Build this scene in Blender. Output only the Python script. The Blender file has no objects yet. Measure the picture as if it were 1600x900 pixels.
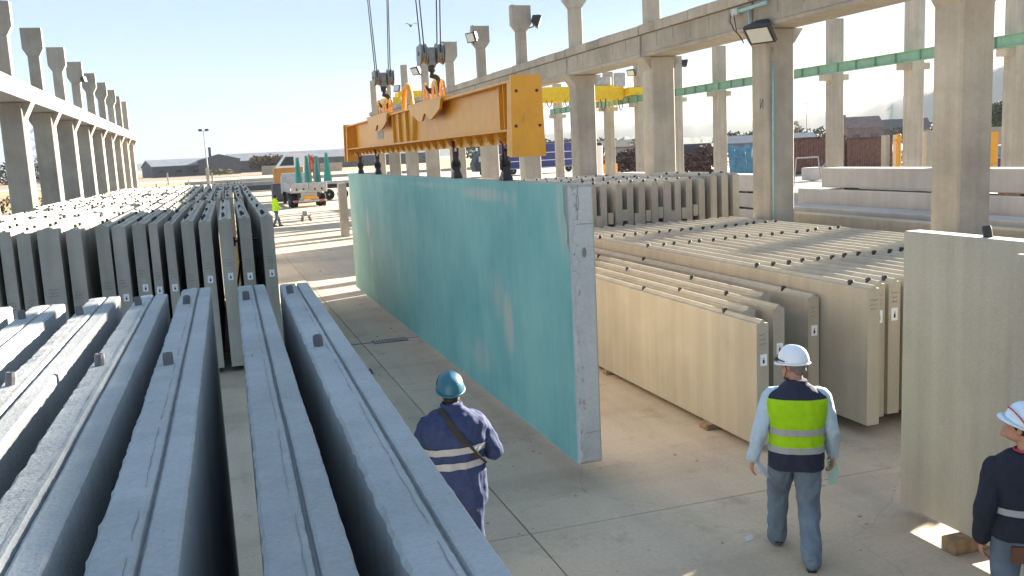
import bpy, bmesh, math, random
import numpy as np
from mathutils import Vector, Matrix, noise as mnoise
random.seed(7)
R = math.radians
S = bpy.context.scene
col = S.collection

# ------------------------------------------------------------------ camera, sky, sun, exposure
def look_matrix(pitch, roll, yaw):
    f = Vector((math.sin(yaw)*math.cos(pitch), math.cos(yaw)*math.cos(pitch), -math.sin(pitch)))
    r = Vector((math.cos(yaw), -math.sin(yaw), 0))
    u = r.cross(f)
    c, s = math.cos(roll), math.sin(roll)
    r2, u2 = c*r + s*u, -s*r + c*u
    m = Matrix((r2, u2, -f)).transposed().to_4x4()
    m.translation = (0, 0, 3.45)
    return m
cd = bpy.data.cameras.new('camera'); cam = bpy.data.objects.new('camera', cd); col.objects.link(cam)
cd.sensor_width = 36; cd.lens = 1430/1600*36; cd.clip_start = 0.05; cd.clip_end = 20000
cam.matrix_world = look_matrix(R(8.5), R(-2.78), R(18.0))
S.camera = cam
SUN_EL, SUN_AZ = 17.0, 25.0           # azimuth measured from +X towards +Y
W = bpy.data.worlds.new('World'); S.world = W; W.use_nodes = True
nt = W.node_tree; bg = nt.nodes['Background']
sky = nt.nodes.new('ShaderNodeTexSky'); sky.sky_type = 'NISHITA'; sky.sun_disc = False
sky.sun_elevation = R(SUN_EL); sky.sun_rotation = R(90-SUN_AZ)
sky.air_density = 1.0; sky.dust_density = 0.6; sky.ozone_density = 2.5; sky.altitude = 400
# thin bright veil of high haze: the clear-sky model never falls below this pale blue
dim = nt.nodes.new('ShaderNodeMix'); dim.data_type = 'RGBA'; dim.blend_type = 'MULTIPLY'; dim.inputs[0].default_value = 1; dim.inputs[7].default_value = (.32, .32, .32, 1)
veil = nt.nodes.new('ShaderNodeMix'); veil.data_type = 'RGBA'; veil.blend_type = 'LIGHTEN'; veil.inputs[0].default_value = 1; veil.inputs[7].default_value = (1.18, 1.72, 2.42, 1)
nt.links.new(sky.outputs['Color'], dim.inputs[6]); nt.links.new(dim.outputs[2], veil.inputs[6]); nt.links.new(veil.outputs[2], bg.inputs['Color']); bg.inputs['Strength'].default_value = 0.06
sl = bpy.data.lights.new('sun', 'SUN'); sl.energy = 5.0; sl.angle = R(0.55); sl.color = (1.0, 0.91, 0.77)
so = bpy.data.objects.new('sun', sl); col.objects.link(so)
sd = Vector((math.cos(R(SUN_EL))*math.cos(R(SUN_AZ)), math.cos(R(SUN_EL))*math.sin(R(SUN_AZ)), math.sin(R(SUN_EL))))
so.rotation_euler = sd.to_track_quat('Z', 'Y').to_euler(); so.location = (40, 20, 40)
vs = S.view_settings; vs.view_transform = 'Standard'; vs.look = 'None'; vs.gamma = 1; vs.use_curve_mapping = False
vs.exposure = 2.7

# ------------------------------------------------------------------ materials
def new_mat(name):
    m = bpy.data.materials.new(name); m.use_nodes = True
    return m, m.node_tree, m.node_tree.nodes['Principled BSDF']
def N(t, typ, **kw):
    n = t.nodes.new(typ)
    for k, v in kw.items(): setattr(n, k, v)
    return n
def plain(name, c, rough=.6, metal=0, var=.12, scale=8, bump=.0, spec=.4, rnd=0.0):
    m, t, b = new_mat(name)
    tc = N(t, 'ShaderNodeTexCoord'); no = N(t, 'ShaderNodeTexNoise'); no.inputs['Scale'].default_value = scale; no.inputs['Detail'].default_value = 5
    t.links.new(tc.outputs['Object'], no.inputs['Vector'])
    mr = N(t, 'ShaderNodeMapRange'); mr.inputs[1].default_value = .3; mr.inputs[2].default_value = .7; mr.inputs[3].default_value = 1-var; mr.inputs[4].default_value = 1+var
    t.links.new(no.outputs['Fac'], mr.inputs[0])
    mx = N(t, 'ShaderNodeMix', data_type='RGBA', blend_type='MULTIPLY'); mx.inputs[0].default_value = 1
    mx.inputs[6].default_value = (*c, 1); t.links.new(mr.outputs[0], mx.inputs[7])
    t.links.new(mx.outputs[2], b.inputs['Base Color'])
    b.inputs['Roughness'].default_value = rough; b.inputs['Metallic'].default_value = metal; b.inputs['Specular IOR Level'].default_value = spec
    if bump:
        bp = N(t, 'ShaderNodeBump'); bp.inputs['Strength'].default_value = bump; bp.inputs['Distance'].default_value = .02
        t.links.new(no.outputs['Fac'], bp.inputs['Height']); t.links.new(bp.outputs['Normal'], b.inputs['Normal'])
    return m
def concrete(name, c, c2, stain=.25, streak=.15, fine=60, bump=.25, rnd=.10, pits=True, rough=.85, broad=1.0, pit=13):
    """cast concrete: cloudy tone, vertical rain streaks, fine grain, small pits, tone differs per object"""
    m, t, b = new_mat(name); L = t.links.new
    tc = N(t, 'ShaderNodeTexCoord'); oi = N(t, 'ShaderNodeObjectInfo')
    off = N(t, 'ShaderNodeVectorMath', operation='ADD')
    sc = N(t, 'ShaderNodeVectorMath', operation='SCALE'); sc.inputs[0].default_value = (37, 19, 23); L(oi.outputs['Random'], sc.inputs['Scale'])
    L(tc.outputs['Object'], off.inputs[0]); L(sc.outputs[0], off.inputs[1])
    n1 = N(t, 'ShaderNodeTexNoise'); n1.inputs['Scale'].default_value = 1.1; n1.inputs['Detail'].default_value = 7; n1.inputs['Roughness'].default_value = .62; L(off.outputs[0], n1.inputs['Vector'])
    mp = N(t, 'ShaderNodeMapping'); mp.inputs['Scale'].default_value = (7, 7, .35); L(off.outputs[0], mp.inputs['Vector'])
    n2 = N(t, 'ShaderNodeTexNoise'); n2.inputs['Scale'].default_value = 1.0; n2.inputs['Detail'].default_value = 4; L(mp.outputs[0], n2.inputs['Vector'])
    n3 = N(t, 'ShaderNodeTexNoise'); n3.inputs['Scale'].default_value = fine; n3.inputs['Detail'].default_value = 4; L(off.outputs[0], n3.inputs['Vector'])
    r1 = N(t, 'ShaderNodeMapRange'); r1.inputs[1].default_value = .32; r1.inputs[2].default_value = .68; L(n1.outputs['Fac'], r1.inputs[0])
    mx = N(t, 'ShaderNodeMix', data_type='RGBA'); mx.inputs[6].default_value = (*c2, 1); mx.inputs[7].default_value = (*c, 1); L(r1.outputs[0], mx.inputs[0])
    def mult(col_in, fac_out, lo, hi, a, d):
        r = N(t, 'ShaderNodeMapRange'); r.inputs[1].default_value = lo; r.inputs[2].default_value = hi; r.inputs[3].default_value = a; r.inputs[4].default_value = d
        L(fac_out, r.inputs[0]); k = N(t, 'ShaderNodeMix', data_type='RGBA', blend_type='MULTIPLY'); k.inputs[0].default_value = 1
        L(col_in, k.inputs[6]); L(r.outputs[0], k.inputs[7]); return k.outputs[2]
    o = mult(mx.outputs[2], n2.outputs['Fac'], .3, .7, 1-streak, 1+streak*.5)
    o = mult(o, n3.outputs['Fac'], .3, .7, .93, 1.06)
    o = mult(o, oi.outputs['Random'], 0, 1, 1-rnd, 1+rnd)
    h = n3.outputs['Fac']
    if pits:
        vo = N(t, 'ShaderNodeTexVoronoi'); vo.inputs['Scale'].default_value = pit; L(off.outputs[0], vo.inputs['Vector'])
        o = mult(o, vo.outputs['Distance'], .03, .09, .55, 1.0)
    n4 = N(t, 'ShaderNodeTexNoise'); n4.inputs['Scale'].default_value = .45; n4.inputs['Detail'].default_value = 8; n4.inputs['Roughness'].default_value = .7; L(off.outputs[0], n4.inputs['Vector'])
    o = mult(o, n4.outputs['Fac'], .36, .56, 1-stain, 1.0)
    L(o, b.inputs['Base Color']); b.inputs['Roughness'].default_value = rough; b.inputs['Specular IOR Level'].default_value = .25
    bp = N(t, 'ShaderNodeBump'); bp.inputs['Strength'].default_value = bump; bp.inputs['Distance'].default_value = .012
    sc1 = N(t, 'ShaderNodeMath', operation='MULTIPLY'); sc1.inputs[1].default_value = broad; L(n1.outputs['Fac'], sc1.inputs[0])
    ad = N(t, 'ShaderNodeMath', operation='ADD'); L(n3.outputs['Fac'], ad.inputs[0]); L(sc1.outputs[0], ad.inputs[1]); L(ad.outputs[0], bp.inputs['Height']); L(bp.outputs['Normal'], b.inputs['Normal'])
    return m

M = {}
M['conc'] = concrete('grey_cast_concrete', (.45, .41, .345), (.37, .34, .29), stain=.16)
M['conc_rough'] = concrete('grey_trowelled_concrete', (.39, .40, .40), (.31, .32, .325), stain=.20, fine=70, bump=.30, streak=.05, broad=.15, pit=22)
M['conc_beige'] = concrete('beige_cast_concrete', (.45, .405, .325), (.40, .36, .285), stain=.10, streak=.10, bump=.12, pits=False, rnd=.05)
M['conc_col'] = concrete('weathered_column_concrete', (.43, .39, .32), (.33, .30, .25), stain=.22, streak=.09, bump=.2)
M['conc_pale'] = concrete('pale_new_concrete', (.47, .46, .45), (.40, .39, .385), stain=.10, streak=.08, bump=.1)
M['stain'] = plain('dark_water_stain', (.15, .13, .105), .9, var=.2)
M['rubber'] = plain('dark_anchor_plastic', (.03, .03, .032), .6)
M['grey_plastic'] = plain('grey_anchor_plastic', (.12, .12, .125), .6)
M['paper'] = plain('white_label_paper', (.78, .79, .80), .7, var=.04)
M['ink'] = plain('black_ink', (.02, .02, .022), .8, var=0)
M['hairline'] = plain('hairline_crack_grey', (.20, .20, .19), .9, var=.1)
M['ink_faint'] = plain('grey_pencil_marking', (.13, .12, .115), .9, var=.1)
M['wood'] = plain('weathered_timber', (.25, .17, .10), .85, var=.3, scale=14, bump=.3)
M['orange'] = plain('orange_crane_paint', (.74, .32, .018), .38, var=.07, scale=5, spec=.5)
def weather(m, c, lo, hi, amt, sc=(9, 9, 2.2)):
    '''worn spots and run-down grime laid over a painted material'''
    t = m.node_tree; b = t.nodes['Principled BSDF']; src = b.inputs['Base Color'].links[0].from_socket
    tc = N(t, 'ShaderNodeTexCoord'); mp = N(t, 'ShaderNodeMapping'); mp.inputs['Scale'].default_value = sc; n = N(t, 'ShaderNodeTexNoise'); n.inputs['Scale'].default_value = 1; n.inputs['Detail'].default_value = 9; n.inputs['Roughness'].default_value = .72
    t.links.new(tc.outputs['Object'], mp.inputs['Vector']); t.links.new(mp.outputs[0], n.inputs['Vector'])
    r = N(t, 'ShaderNodeMapRange'); r.inputs[1].default_value = lo; r.inputs[2].default_value = hi; r.inputs[3].default_value = 0; r.inputs[4].default_value = amt; t.links.new(n.outputs['Fac'], r.inputs[0])
    k = N(t, 'ShaderNodeMix', data_type='RGBA'); t.links.new(r.outputs[0], k.inputs[0]); t.links.new(src, k.inputs[6]); k.inputs[7].default_value = (*c, 1); t.links.new(k.outputs[2], b.inputs['Base Color'])
weather(M['orange'], (.20, .09, .03), .60, .72, .65); weather(M['orange'], (.80, .50, .20), .66, .80, .35, (2, 2, 1))
M['yellow'] = plain('yellow_crane_paint', (.70, .47, .02), .45, var=.1, scale=4)
M['dk_red'] = plain('dark_red_shackle_paint', (.12, .012, .02), .45)
M['dk_steel'] = plain('dark_greasy_steel', (.055, .05, .047), .45, metal=.5, var=.3, scale=20, bump=.15)
M['steel'] = plain('grey_hook_block_paint', (.22, .23, .22), .45, metal=.3, var=.25, scale=12, bump=.1)
M['cable'] = plain('steel_wire_rope', (.07, .07, .07), .5, metal=.6)
M['green'] = plain('green_girder_paint', (.20, .36, .26), .5, var=.12, scale=3)
M['teal_paint'] = plain('teal_frame_paint', (.05, .28, .25), .5)
M['conduit'] = plain('pale_teal_plastic_conduit', (.28, .46, .46), .5)
M['rust'] = plain('rusty_steel', (.16, .082, .066), .9, var=.35, scale=3, bump=.3)
M['rust_dk'] = plain('dark_rusty_scrap', (.10, .055, .05), .9, var=.5, scale=2, bump=.3)
M['blue_steel'] = plain('blue_formwork_paint', (.10, .25, .34), .6, var=.25, scale=3)
M['blue_tarp'] = plain('blue_trailer_curtain', (.045, .055, .20), .55, var=.1, scale=2)
M['white_paint'] = plain('white_vehicle_paint', (.75, .75, .74), .35, var=.05)
M['off_white'] = plain('dirty_white_paint', (.40, .40, .385), .6, var=.2, scale=5)
M['glass'] = plain('dark_vehicle_glass', (.02, .025, .03), .1, spec=.6, var=0)
M['lamp_glass'] = plain('clear_floodlight_glass', (.55, .57, .55), .15, spec=.6, var=.03)
M['tyre'] = plain('black_tyre_rubber', (.02, .02, .02), .85)
M['red'] = plain('red_machine_paint', (.5, .05, .03), .5, var=.2)
M['shed_dark'] = plain('dark_grey_sheet_cladding', (.065, .07, .085), .7, var=.15, scale=.5)
M['shed_roof'] = plain('grey_sheet_roof', (.17, .18, .20), .6, var=.15, scale=.4)
M['brick'] = plain('brown_brickwork', (.20, .13, .11), .9, var=.25, scale=1.2)
M['tile'] = plain('dark_roof_tiles', (.11, .095, .09), .9, var=.2, scale=1.5)
M['tan_wall'] = plain('tan_rendered_wall', (.42, .35, .27), .9, var=.12, scale=1)
M['field'] = plain('dry_stubble_field', (.33, .235, .12), .95, var=.22, scale=.08)
M['field2'] = plain('ploughed_brown_field', (.24, .165, .11), .95, var=.2, scale=.05)
M['pale_road'] = plain('pale_gravel_road', (.50, .46, .40), .95, var=.1, scale=.2)
M['dirt'] = plain('dusty_earth', (.34, .28, .21), .95, var=.22, scale=.25, bump=.3)
M['leaf'] = plain('green_leaves', (.055, .075, .028), .8, var=.4, scale=1.2)
M['leaf_yel'] = plain('yellow_green_leaves', (.12, .12, .035), .8, var=.4, scale=1.2)
M['leaf_dry'] = plain('dry_brown_foliage', (.14, .10, .06), .9, var=.4, scale=.6)
M['leaf_dk'] = plain('dark_green_foliage', (.03, .045, .03), .9, var=.4, scale=.3)
M['bark'] = plain('tree_bark', (.10, .075, .055), .9, var=.3)
M['hill'] = plain('far_hillside', (.05, .06, .05), .95, var=.35, scale=.004)
M['black'] = plain('black_metal', (.025, .025, .028), .5)
M['galv'] = plain('galvanised_steel', (.32, .33, .33), .45, metal=.4)
# yard slab: dusty concrete; stains, tyre tracks and hairline cracks run on from bay to bay (world position)
def yard_mat():
    m, t, b = new_mat('dusty_yard_concrete'); L = t.links.new
    ge = N(t, 'ShaderNodeNewGeometry'); oi = N(t, 'ShaderNodeObjectInfo')
    def noise_(scale, detail=6, rough=.6, stretch=None, rot=0):
        src = ge.outputs['Position']
        if stretch:
            mp = N(t, 'ShaderNodeMapping'); mp.inputs['Scale'].default_value = stretch; mp.inputs['Rotation'].default_value = (0, 0, rot); L(src, mp.inputs['Vector']); src = mp.outputs[0]
        n = N(t, 'ShaderNodeTexNoise'); n.inputs['Scale'].default_value = scale; n.inputs['Detail'].default_value = detail; n.inputs['Roughness'].default_value = rough; L(src, n.inputs['Vector']); return n.outputs['Fac']
    def rng(f, lo, hi, a, d):
        r = N(t, 'ShaderNodeMapRange'); r.inputs[1].default_value = lo; r.inputs[2].default_value = hi; r.inputs[3].default_value = a; r.inputs[4].default_value = d; L(f, r.inputs[0]); return r.outputs[0]
    mx = N(t, 'ShaderNodeMix', data_type='RGBA'); mx.inputs[6].default_value = (.40, .32, .24, 1); mx.inputs[7].default_value = (.50, .41, .31, 1)
    big = noise_(.33, 8, .62); L(rng(big, .35, .65, 0, 1), mx.inputs[0]); o = mx.outputs[2]
    def mul(o, f):
        k = N(t, 'ShaderNodeMix', data_type='RGBA', blend_type='MULTIPLY'); k.inputs[0].default_value = 1; L(o, k.inputs[6]); L(f, k.inputs[7]); return k.outputs[2]
    o = mul(o, rng(noise_(1.0, 5, .6, (.9, .07, 1)), .48, .70, 1.0, .80))        # tyre tracks along the yard
    o = mul(o, rng(noise_(1.0, 5, .6, (.12, 1.1, 1), .5), .52, .72, 1.0, .86))   # sweeping turns
    o = mul(o, rng(noise_(1.6, 9, .75), .30, .46, .72, 1.0))                     # damp and oil stains
    o = mul(o, rng(noise_(26, 5, .7), .3, .7, .90, 1.09))                        # grain
    o = mul(o, rng(noise_(7, 6, .7), .62, .74, 1.0, 1.20))                       # pale dust and mortar specks
    vo = N(t, 'ShaderNodeTexVoronoi', feature='DISTANCE_TO_EDGE'); vo.inputs['Scale'].default_value = .28
    wr = N(t, 'ShaderNodeTexNoise'); wr.inputs['Scale'].default_value = 1.3; wr.inputs['Detail'].default_value = 5; L(ge.outputs['Position'], wr.inputs['Vector'])
    ad = N(t, 'ShaderNodeMixRGB'); ad.inputs[0].default_value = .25; L(ge.outputs['Position'], ad.inputs[1]); L(wr.outputs['Color'], ad.inputs[2]); L(ad.outputs[0], vo.inputs['Vector'])
    ck = rng(vo.outputs['Distance'], .0, .0016, .80, 1.0); o = mul(o, ck)
    o = mul(o, rng(oi.outputs['Random'], 0, 1, .965, 1.035))
    L(o, b.inputs['Base Color']); b.inputs['Roughness'].default_value = .8; b.inputs['Specular IOR Level'].default_value = .3
    bp = N(t, 'ShaderNodeBump'); bp.inputs['Strength'].default_value = .3; bp.inputs['Distance'].default_value = .01; L(noise_(26, 5, .7), bp.inputs['Height']); L(bp.outputs['Normal'], b.inputs['Normal'])
    return m
M['slab'] = yard_mat()
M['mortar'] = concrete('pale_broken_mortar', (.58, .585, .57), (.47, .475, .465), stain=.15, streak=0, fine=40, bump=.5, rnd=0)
M['orange_dull'] = plain('faded_orange_paint', (.42, .20, .05), .6, var=.12, scale=2)
# people
M['skin'] = plain('tanned_skin', (.40, .20, .13), .55, var=.08, scale=18)
M['navy'] = plain('navy_cloth', (.018, .022, .045), .85, var=.15, scale=30, bump=.15)
M['navy_sw'] = plain('dark_navy_sweatshirt', (.012, .015, .028), .9, var=.15, scale=40, bump=.1)
M['overall'] = plain('blue_overall_cloth', (.020, .034, .095), .85, var=.15, scale=25, bump=.15)
M['hivis'] = plain('fluorescent_yellow_cloth', (.58, .93, .015), .8, var=.05, scale=20, bump=.1)
M['reflect'] = plain('silver_reflective_tape', (.58, .59, .60), .45, var=.05, scale=30)
M['shirt'] = plain('pale_blue_shirt', (.40, .50, .58), .85, var=.06, scale=25, bump=.15)
M['denim'] = plain('faded_blue_denim', (.125, .165, .205), .9, var=.22, scale=9, bump=.2)
M['denim2'] = plain('grey_blue_denim', (.09, .12, .16), .9, var=.25, scale=9, bump=.2)
M['boot'] = plain('dusty_leather_boot', (.12, .105, .085), .8, var=.3, scale=15)
M['helmet_w'] = plain('white_helmet_plastic', (.72, .75, .80), .3, var=.03, spec=.5)
M['helmet_b'] = plain('blue_helmet_plastic', (.012, .105, .165), .45, var=.06, spec=.5)
M['helmet_p'] = plain('pale_blue_helmet_plastic', (.55, .68, .78), .3, var=.03, spec=.5)
M['hair_g'] = plain('short_grey_hair', (.16, .14, .125), .8, var=.3, scale=120)
M['hair_d'] = plain('short_dark_hair', (.02, .015, .012), .7, var=.3, scale=120)
M['strap'] = plain('black_woven_strap', (.022, .02, .02), .8, var=.2, scale=40)
M['leather'] = plain('brown_leather_belt', (.11, .045, .025), .6)
M['pale_green'] = plain('pale_green_sheet', (.42, .60, .50), .6, var=.05)
M['eye'] = plain('eye_white', (.5, .5, .48), .3, var=0)
M['redcord'] = plain('red_cord', (.5, .02, .05), .6)

# teal formwork face on the hanging panel: cloudy teal paint, grey bare patches, green-blue grain
def teal_mat():
    m, t, b = new_mat('teal_painted_concrete'); L = t.links.new
    tc = N(t, 'ShaderNodeTexCoord')
    n1 = N(t, 'ShaderNodeTexNoise'); n1.inputs['Scale'].default_value = .55; n1.inputs['Detail'].default_value = 6; n1.inputs['Roughness'].default_value = .6; L(tc.outputs['Object'], n1.inputs['Vector'])
    mp = N(t, 'ShaderNodeMapping'); mp.inputs['Scale'].default_value = (6, 6, .6); mp.inputs['Rotation'].default_value = (.12, 0, 0); L(tc.outputs['Object'], mp.inputs['Vector'])
    n2 = N(t, 'ShaderNodeTexNoise'); n2.inputs['Scale'].default_value = 1; n2.inputs['Detail'].default_value = 8; n2.inputs['Roughness'].default_value = .72; L(mp.outputs[0], n2.inputs['Vector'])
    mx = N(t, 'ShaderNodeMix', data_type='RGBA'); mx.inputs[6].default_value = (.15, .40, .37, 1); mx.inputs[7].default_value = (.30, .56, .49, 1)
    r1 = N(t, 'ShaderNodeMapRange'); r1.inputs[1].default_value = .33; r1.inputs[2].default_value = .67; L(n1.outputs['Fac'], r1.inputs[0]); L(r1.outputs[0], mx.inputs[0])
    r2 = N(t, 'ShaderNodeMapRange'); r2.inputs[1].default_value = .3; r2.inputs[2].default_value = .72; r2.inputs[3].default_value = .93; r2.inputs[4].default_value = 1.07; L(n2.outputs['Fac'], r2.inputs[0])
    m2 = N(t, 'ShaderNodeMix', data_type='RGBA', blend_type='MULTIPLY'); m2.inputs[0].default_value = 1; L(mx.outputs[2], m2.inputs[6]); L(r2.outputs[0], m2.inputs[7])
    # bare concrete patches: sums of soft blobs at fixed spots of the panel (y, z in metres), broken by noise
    sep = N(t, 'ShaderNodeSeparateXYZ'); L(tc.outputs['Object'], sep.inputs[0])
    tot = None
    for (y, z, ry, rz, s) in [(10.35, 1.38, .20, .40, 1.9), (10.75, 1.7, .35, .3, .7), (11.6, .75, .5, .25, .8), (20.2, 2.05, .22, .36, 1.7), (20.0, 1.45, .2, .3, 1.3), (22.6, 1.9, .9, 1.4, .55), (11.2, 2.93, 1.0, .09, 1.6), (10.2, 2.9, .1, .12, 1.2), (8.35, 2.9, .22, .6, 1.3), (9.9, 2.9, .12, .12, .8), (14, 2.99, 1.8, .05, .6), (18, 3.0, 1.5, .04, .5), (12.4, .7, .5, .12, .35)]:
        a = N(t, 'ShaderNodeMath', operation='SUBTRACT'); a.inputs[1].default_value = y-15.6; L(sep.outputs['Y'], a.inputs[0])
        a2 = N(t, 'ShaderNodeMath', operation='DIVIDE'); a2.inputs[1].default_value = ry; L(a.outputs[0], a2.inputs[0])
        a3 = N(t, 'ShaderNodeMath', operation='MULTIPLY'); L(a2.outputs[0], a3.inputs[0]); L(a2.outputs[0], a3.inputs[1])
        c = N(t, 'ShaderNodeMath', operation='SUBTRACT'); c.inputs[1].default_value = z-.3; L(sep.outputs['Z'], c.inputs[0])
        c2 = N(t, 'ShaderNodeMath', operation='DIVIDE'); c2.inputs[1].default_value = rz; L(c.outputs[0], c2.inputs[0])
        c3 = N(t, 'ShaderNodeMath', operation='MULTIPLY'); L(c2.outputs[0], c3.inputs[0]); L(c2.outputs[0], c3.inputs[1])
        d = N(t, 'ShaderNodeMath', operation='ADD'); L(a3.outputs[0], d.inputs[0]); L(c3.outputs[0], d.inputs[1])
        e = N(t, 'ShaderNodeMapRange'); e.inputs[1].default_value = 1.3; e.inputs[2].default_value = 0; e.inputs[3].default_value = 0; e.inputs[4].default_value = s; L(d.outputs[0], e.inputs[0])
        if tot is None: tot = e.outputs[0]
        else:
            k = N(t, 'ShaderNodeMath', operation='ADD'); L(tot, k.inputs[0]); L(e.outputs[0], k.inputs[1]); tot = k.outputs[0]
    k = N(t, 'ShaderNodeMath', operation='MULTIPLY'); L(tot, k.inputs[0])
    rr = N(t, 'ShaderNodeMapRange'); rr.inputs[1].default_value = .32; rr.inputs[2].default_value = .62; L(n2.outputs['Fac'], rr.inputs[0]); L(rr.outputs[0], k.inputs[1])
    k.use_clamp = True
    m3 = N(t, 'ShaderNodeMix', data_type='RGBA'); L(k.outputs[0], m3.inputs[0]); L(m2.outputs[2], m3.inputs[6]); m3.inputs[7].default_value = (.50, .53, .46, 1)
    L(m3.outputs[2], b.inputs['Base Color']); b.inputs['Roughness'].default_value = .62; b.inputs['Specular IOR Level'].default_value = .3
    bp = N(t, 'ShaderNodeBump'); bp.inputs['Strength'].default_value = .15; bp.inputs['Distance'].default_value = .01; L(n2.outputs['Fac'], bp.inputs['Height']); L(bp.outputs['Normal'], b.inputs['Normal'])
    return m
M['teal'] = teal_mat()

# ------------------------------------------------------------------ mesh helpers
class MB:
    def __init__(s): s.v = []; s.f = []
    def add(s, vs, fs):
        n = len(s.v); s.v += [tuple(p) for p in vs]; s.f += [tuple(i+n for i in f) for f in fs]; return s
    def box(s, x0, x1, y0, y1, z0, z1, c=0.0):
        """box with optional chamfer c on its four long vertical+horizontal edges"""
        if c <= 0:
            return s.add([(x0,y0,z0),(x1,y0,z0),(x1,y1,z0),(x0,y1,z0),(x0,y0,z1),(x1,y0,z1),(x1,y1,z1),(x0,y1,z1)],
                         [(0,3,2,1),(4,5,6,7),(0,1,5,4),(1,2,6,5),(2,3,7,6),(3,0,4,7)])
        def rect(z, k): # octagon
            return [(x0+c+k,y0+k,z),(x1-c-k,y0+k,z),(x1-k,y0+c+k,z),(x1-k,y1-c-k,z),(x1-c-k,y1-k,z),(x0+c+k,y1-k,z),(x0+k,y1-c-k,z),(x0+k,y0+c+k,z)]
        rs = [rect(z0, c*.7), rect(z0+c, 0), rect(z1-c, 0), rect(z1, c*.7)]
        return s.rings(rs)
    def rings(s, rs, cap=True, closed=True):
        n = len(rs[0]); V = [p for r in rs for p in r]; F = []
        for i in range(len(rs)-1):
            for j in range(n if closed else n-1):
                k = (j+1) % n; F.append((i*n+j, i*n+k, (i+1)*n+k, (i+1)*n+j))
        if cap and closed: F.append(tuple(range(n-1, -1, -1))); F.append(tuple(range((len(rs)-1)*n, len(rs)*n)))
        return s.add(V, F)
    def hexa(s, a, b):
        """two quads a (4 pts) and b (4 pts) joined as a solid"""
        return s.rings([a, b])
    def extrude_y(s, prof, y0, y1, nseg=1, jit=0, seed=0, rag=()):
        rnd = random.Random(seed); rs = []
        for i in range(nseg+1):
            y = y0+(y1-y0)*i/nseg
            wv = .0035*mnoise.noise(Vector((y*1.3, seed*.37, 0))) if jit else 0
            rs.append([(x+wv+rnd.uniform(-jit, jit)*(2.5 if q in rag else 1)+(abs(mnoise.noise(Vector((y*6, seed, 1))))*.008 if q in rag else 0), y, z+(rnd.uniform(-jit, jit)*(2.5 if q in rag else 1)-(abs(mnoise.noise(Vector((y*9, seed, 5))))*.009 if q in rag else 0) if z > .2 else 0)) for q, (x, z) in enumerate(prof)])
        # profile seen from -Y counter-clockwise -> flip for outward normals
        return s.rings([list(reversed(r)) for r in rs])
    def tube(s, p0, p1, r0, r1=None, n=10):
        r1 = r0 if r1 is None else r1
        return s.sweep([p0, p1], [r0, r1], n)
    def sweep(s, pts, rad, n=10, ell=1.0):
        P = [Vector(p) for p in pts]; rs = []; prev = None
        if not isinstance(rad, (list, tuple)): rad = [rad]*len(P)
        for i, p in enumerate(P):
            t = (P[min(i+1, len(P)-1)]-P[max(i-1, 0)]).normalized()
            if prev is None:
                a = Vector((1,0,0)) if abs(t.x) < .8 else Vector((0,1,0)); a = (a-t*a.dot(t)).normalized()
            else:
                a = (prev-t*prev.dot(t)).normalized()
            prev = a; b = t.cross(a)
            rs.append([tuple(p+(a*math.cos(2*math.pi*k/n)+b*math.sin(2*math.pi*k/n)*ell)*rad[i]) for k in range(n)])
        return s.rings(rs)
    def lathe(s, prof, c=(0,0,0), n=20, axis='Z'):
        rs = []
        for r, h in prof:
            ring = []
            for k in range(n):
                a = 2*math.pi*k/n; x, y = r*math.cos(a), r*math.sin(a)
                q = (x, y, h) if axis == 'Z' else ((h, x, y) if axis == 'X' else (y, h, x))
                ring.append((q[0]+c[0], q[1]+c[1], q[2]+c[2]))
            rs.append(ring)
        return s.rings(rs)
    def ball(s, c, r, n=14, m=8, mat=None):
        if not isinstance(r, (tuple, list)): r = (r, r, r)
        rs = []
        for i in range(m+1):
            a = -math.pi/2+math.pi*i/m; q = max(math.cos(a), .02); ring = []
            for k in range(n):
                b = 2*math.pi*k/n; p = Vector((r[0]*q*math.cos(b), r[1]*q*math.sin(b), r[2]*math.sin(a)))
                if mat is not None: p = mat @ p
                ring.append(tuple(p+Vector(c)))
            rs.append(ring)
        return s.rings(rs)
    def torus(s, c, R_, r, axis='X', n=20, m=8, sz=1.0):
        V = []; F = []
        for i in range(n):
            a = 2*math.pi*i/n
            for j in range(m):
                b = 2*math.pi*j/m; q = R_+r*math.cos(b); x, y, z = q*math.cos(a), q*math.sin(a)*sz, r*math.sin(b)
                p = (z, x, y) if axis == 'X' else ((x, z, y) if axis == 'Y' else (x, y, z))
                V.append((p[0]+c[0], p[1]+c[1], p[2]+c[2]))
        for i in range(n):
            for j in range(m): F.append((i*m+j, ((i+1)%n)*m+j, ((i+1)%n)*m+(j+1)%m, i*m+(j+1)%m))
        return s.add(V, F)
    def strokes(s, pts, w, plane, d):
        """flat pen stroke through 2-D points; plane 'y' faces -Y at y=d, 'x' faces -X at x=d"""
        for (a, b) in zip(pts[:-1], pts[1:]):
            dx, dz = b[0]-a[0], b[1]-a[1]; l = math.hypot(dx, dz) or 1; nx, nz = -dz/l*w/2, dx/l*w/2
            q = [(a[0]+nx, a[1]+nz), (a[0]-nx, a[1]-nz), (b[0]-nx, b[1]-nz), (b[0]+nx, b[1]+nz)]
            if plane == 'y': s.add([(p[0], d, p[1]) for p in q], [(0,1,2,3)])
            else: s.add([(d, p[0], p[1]) for p in q], [(0,1,2,3)])
        return s
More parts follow.
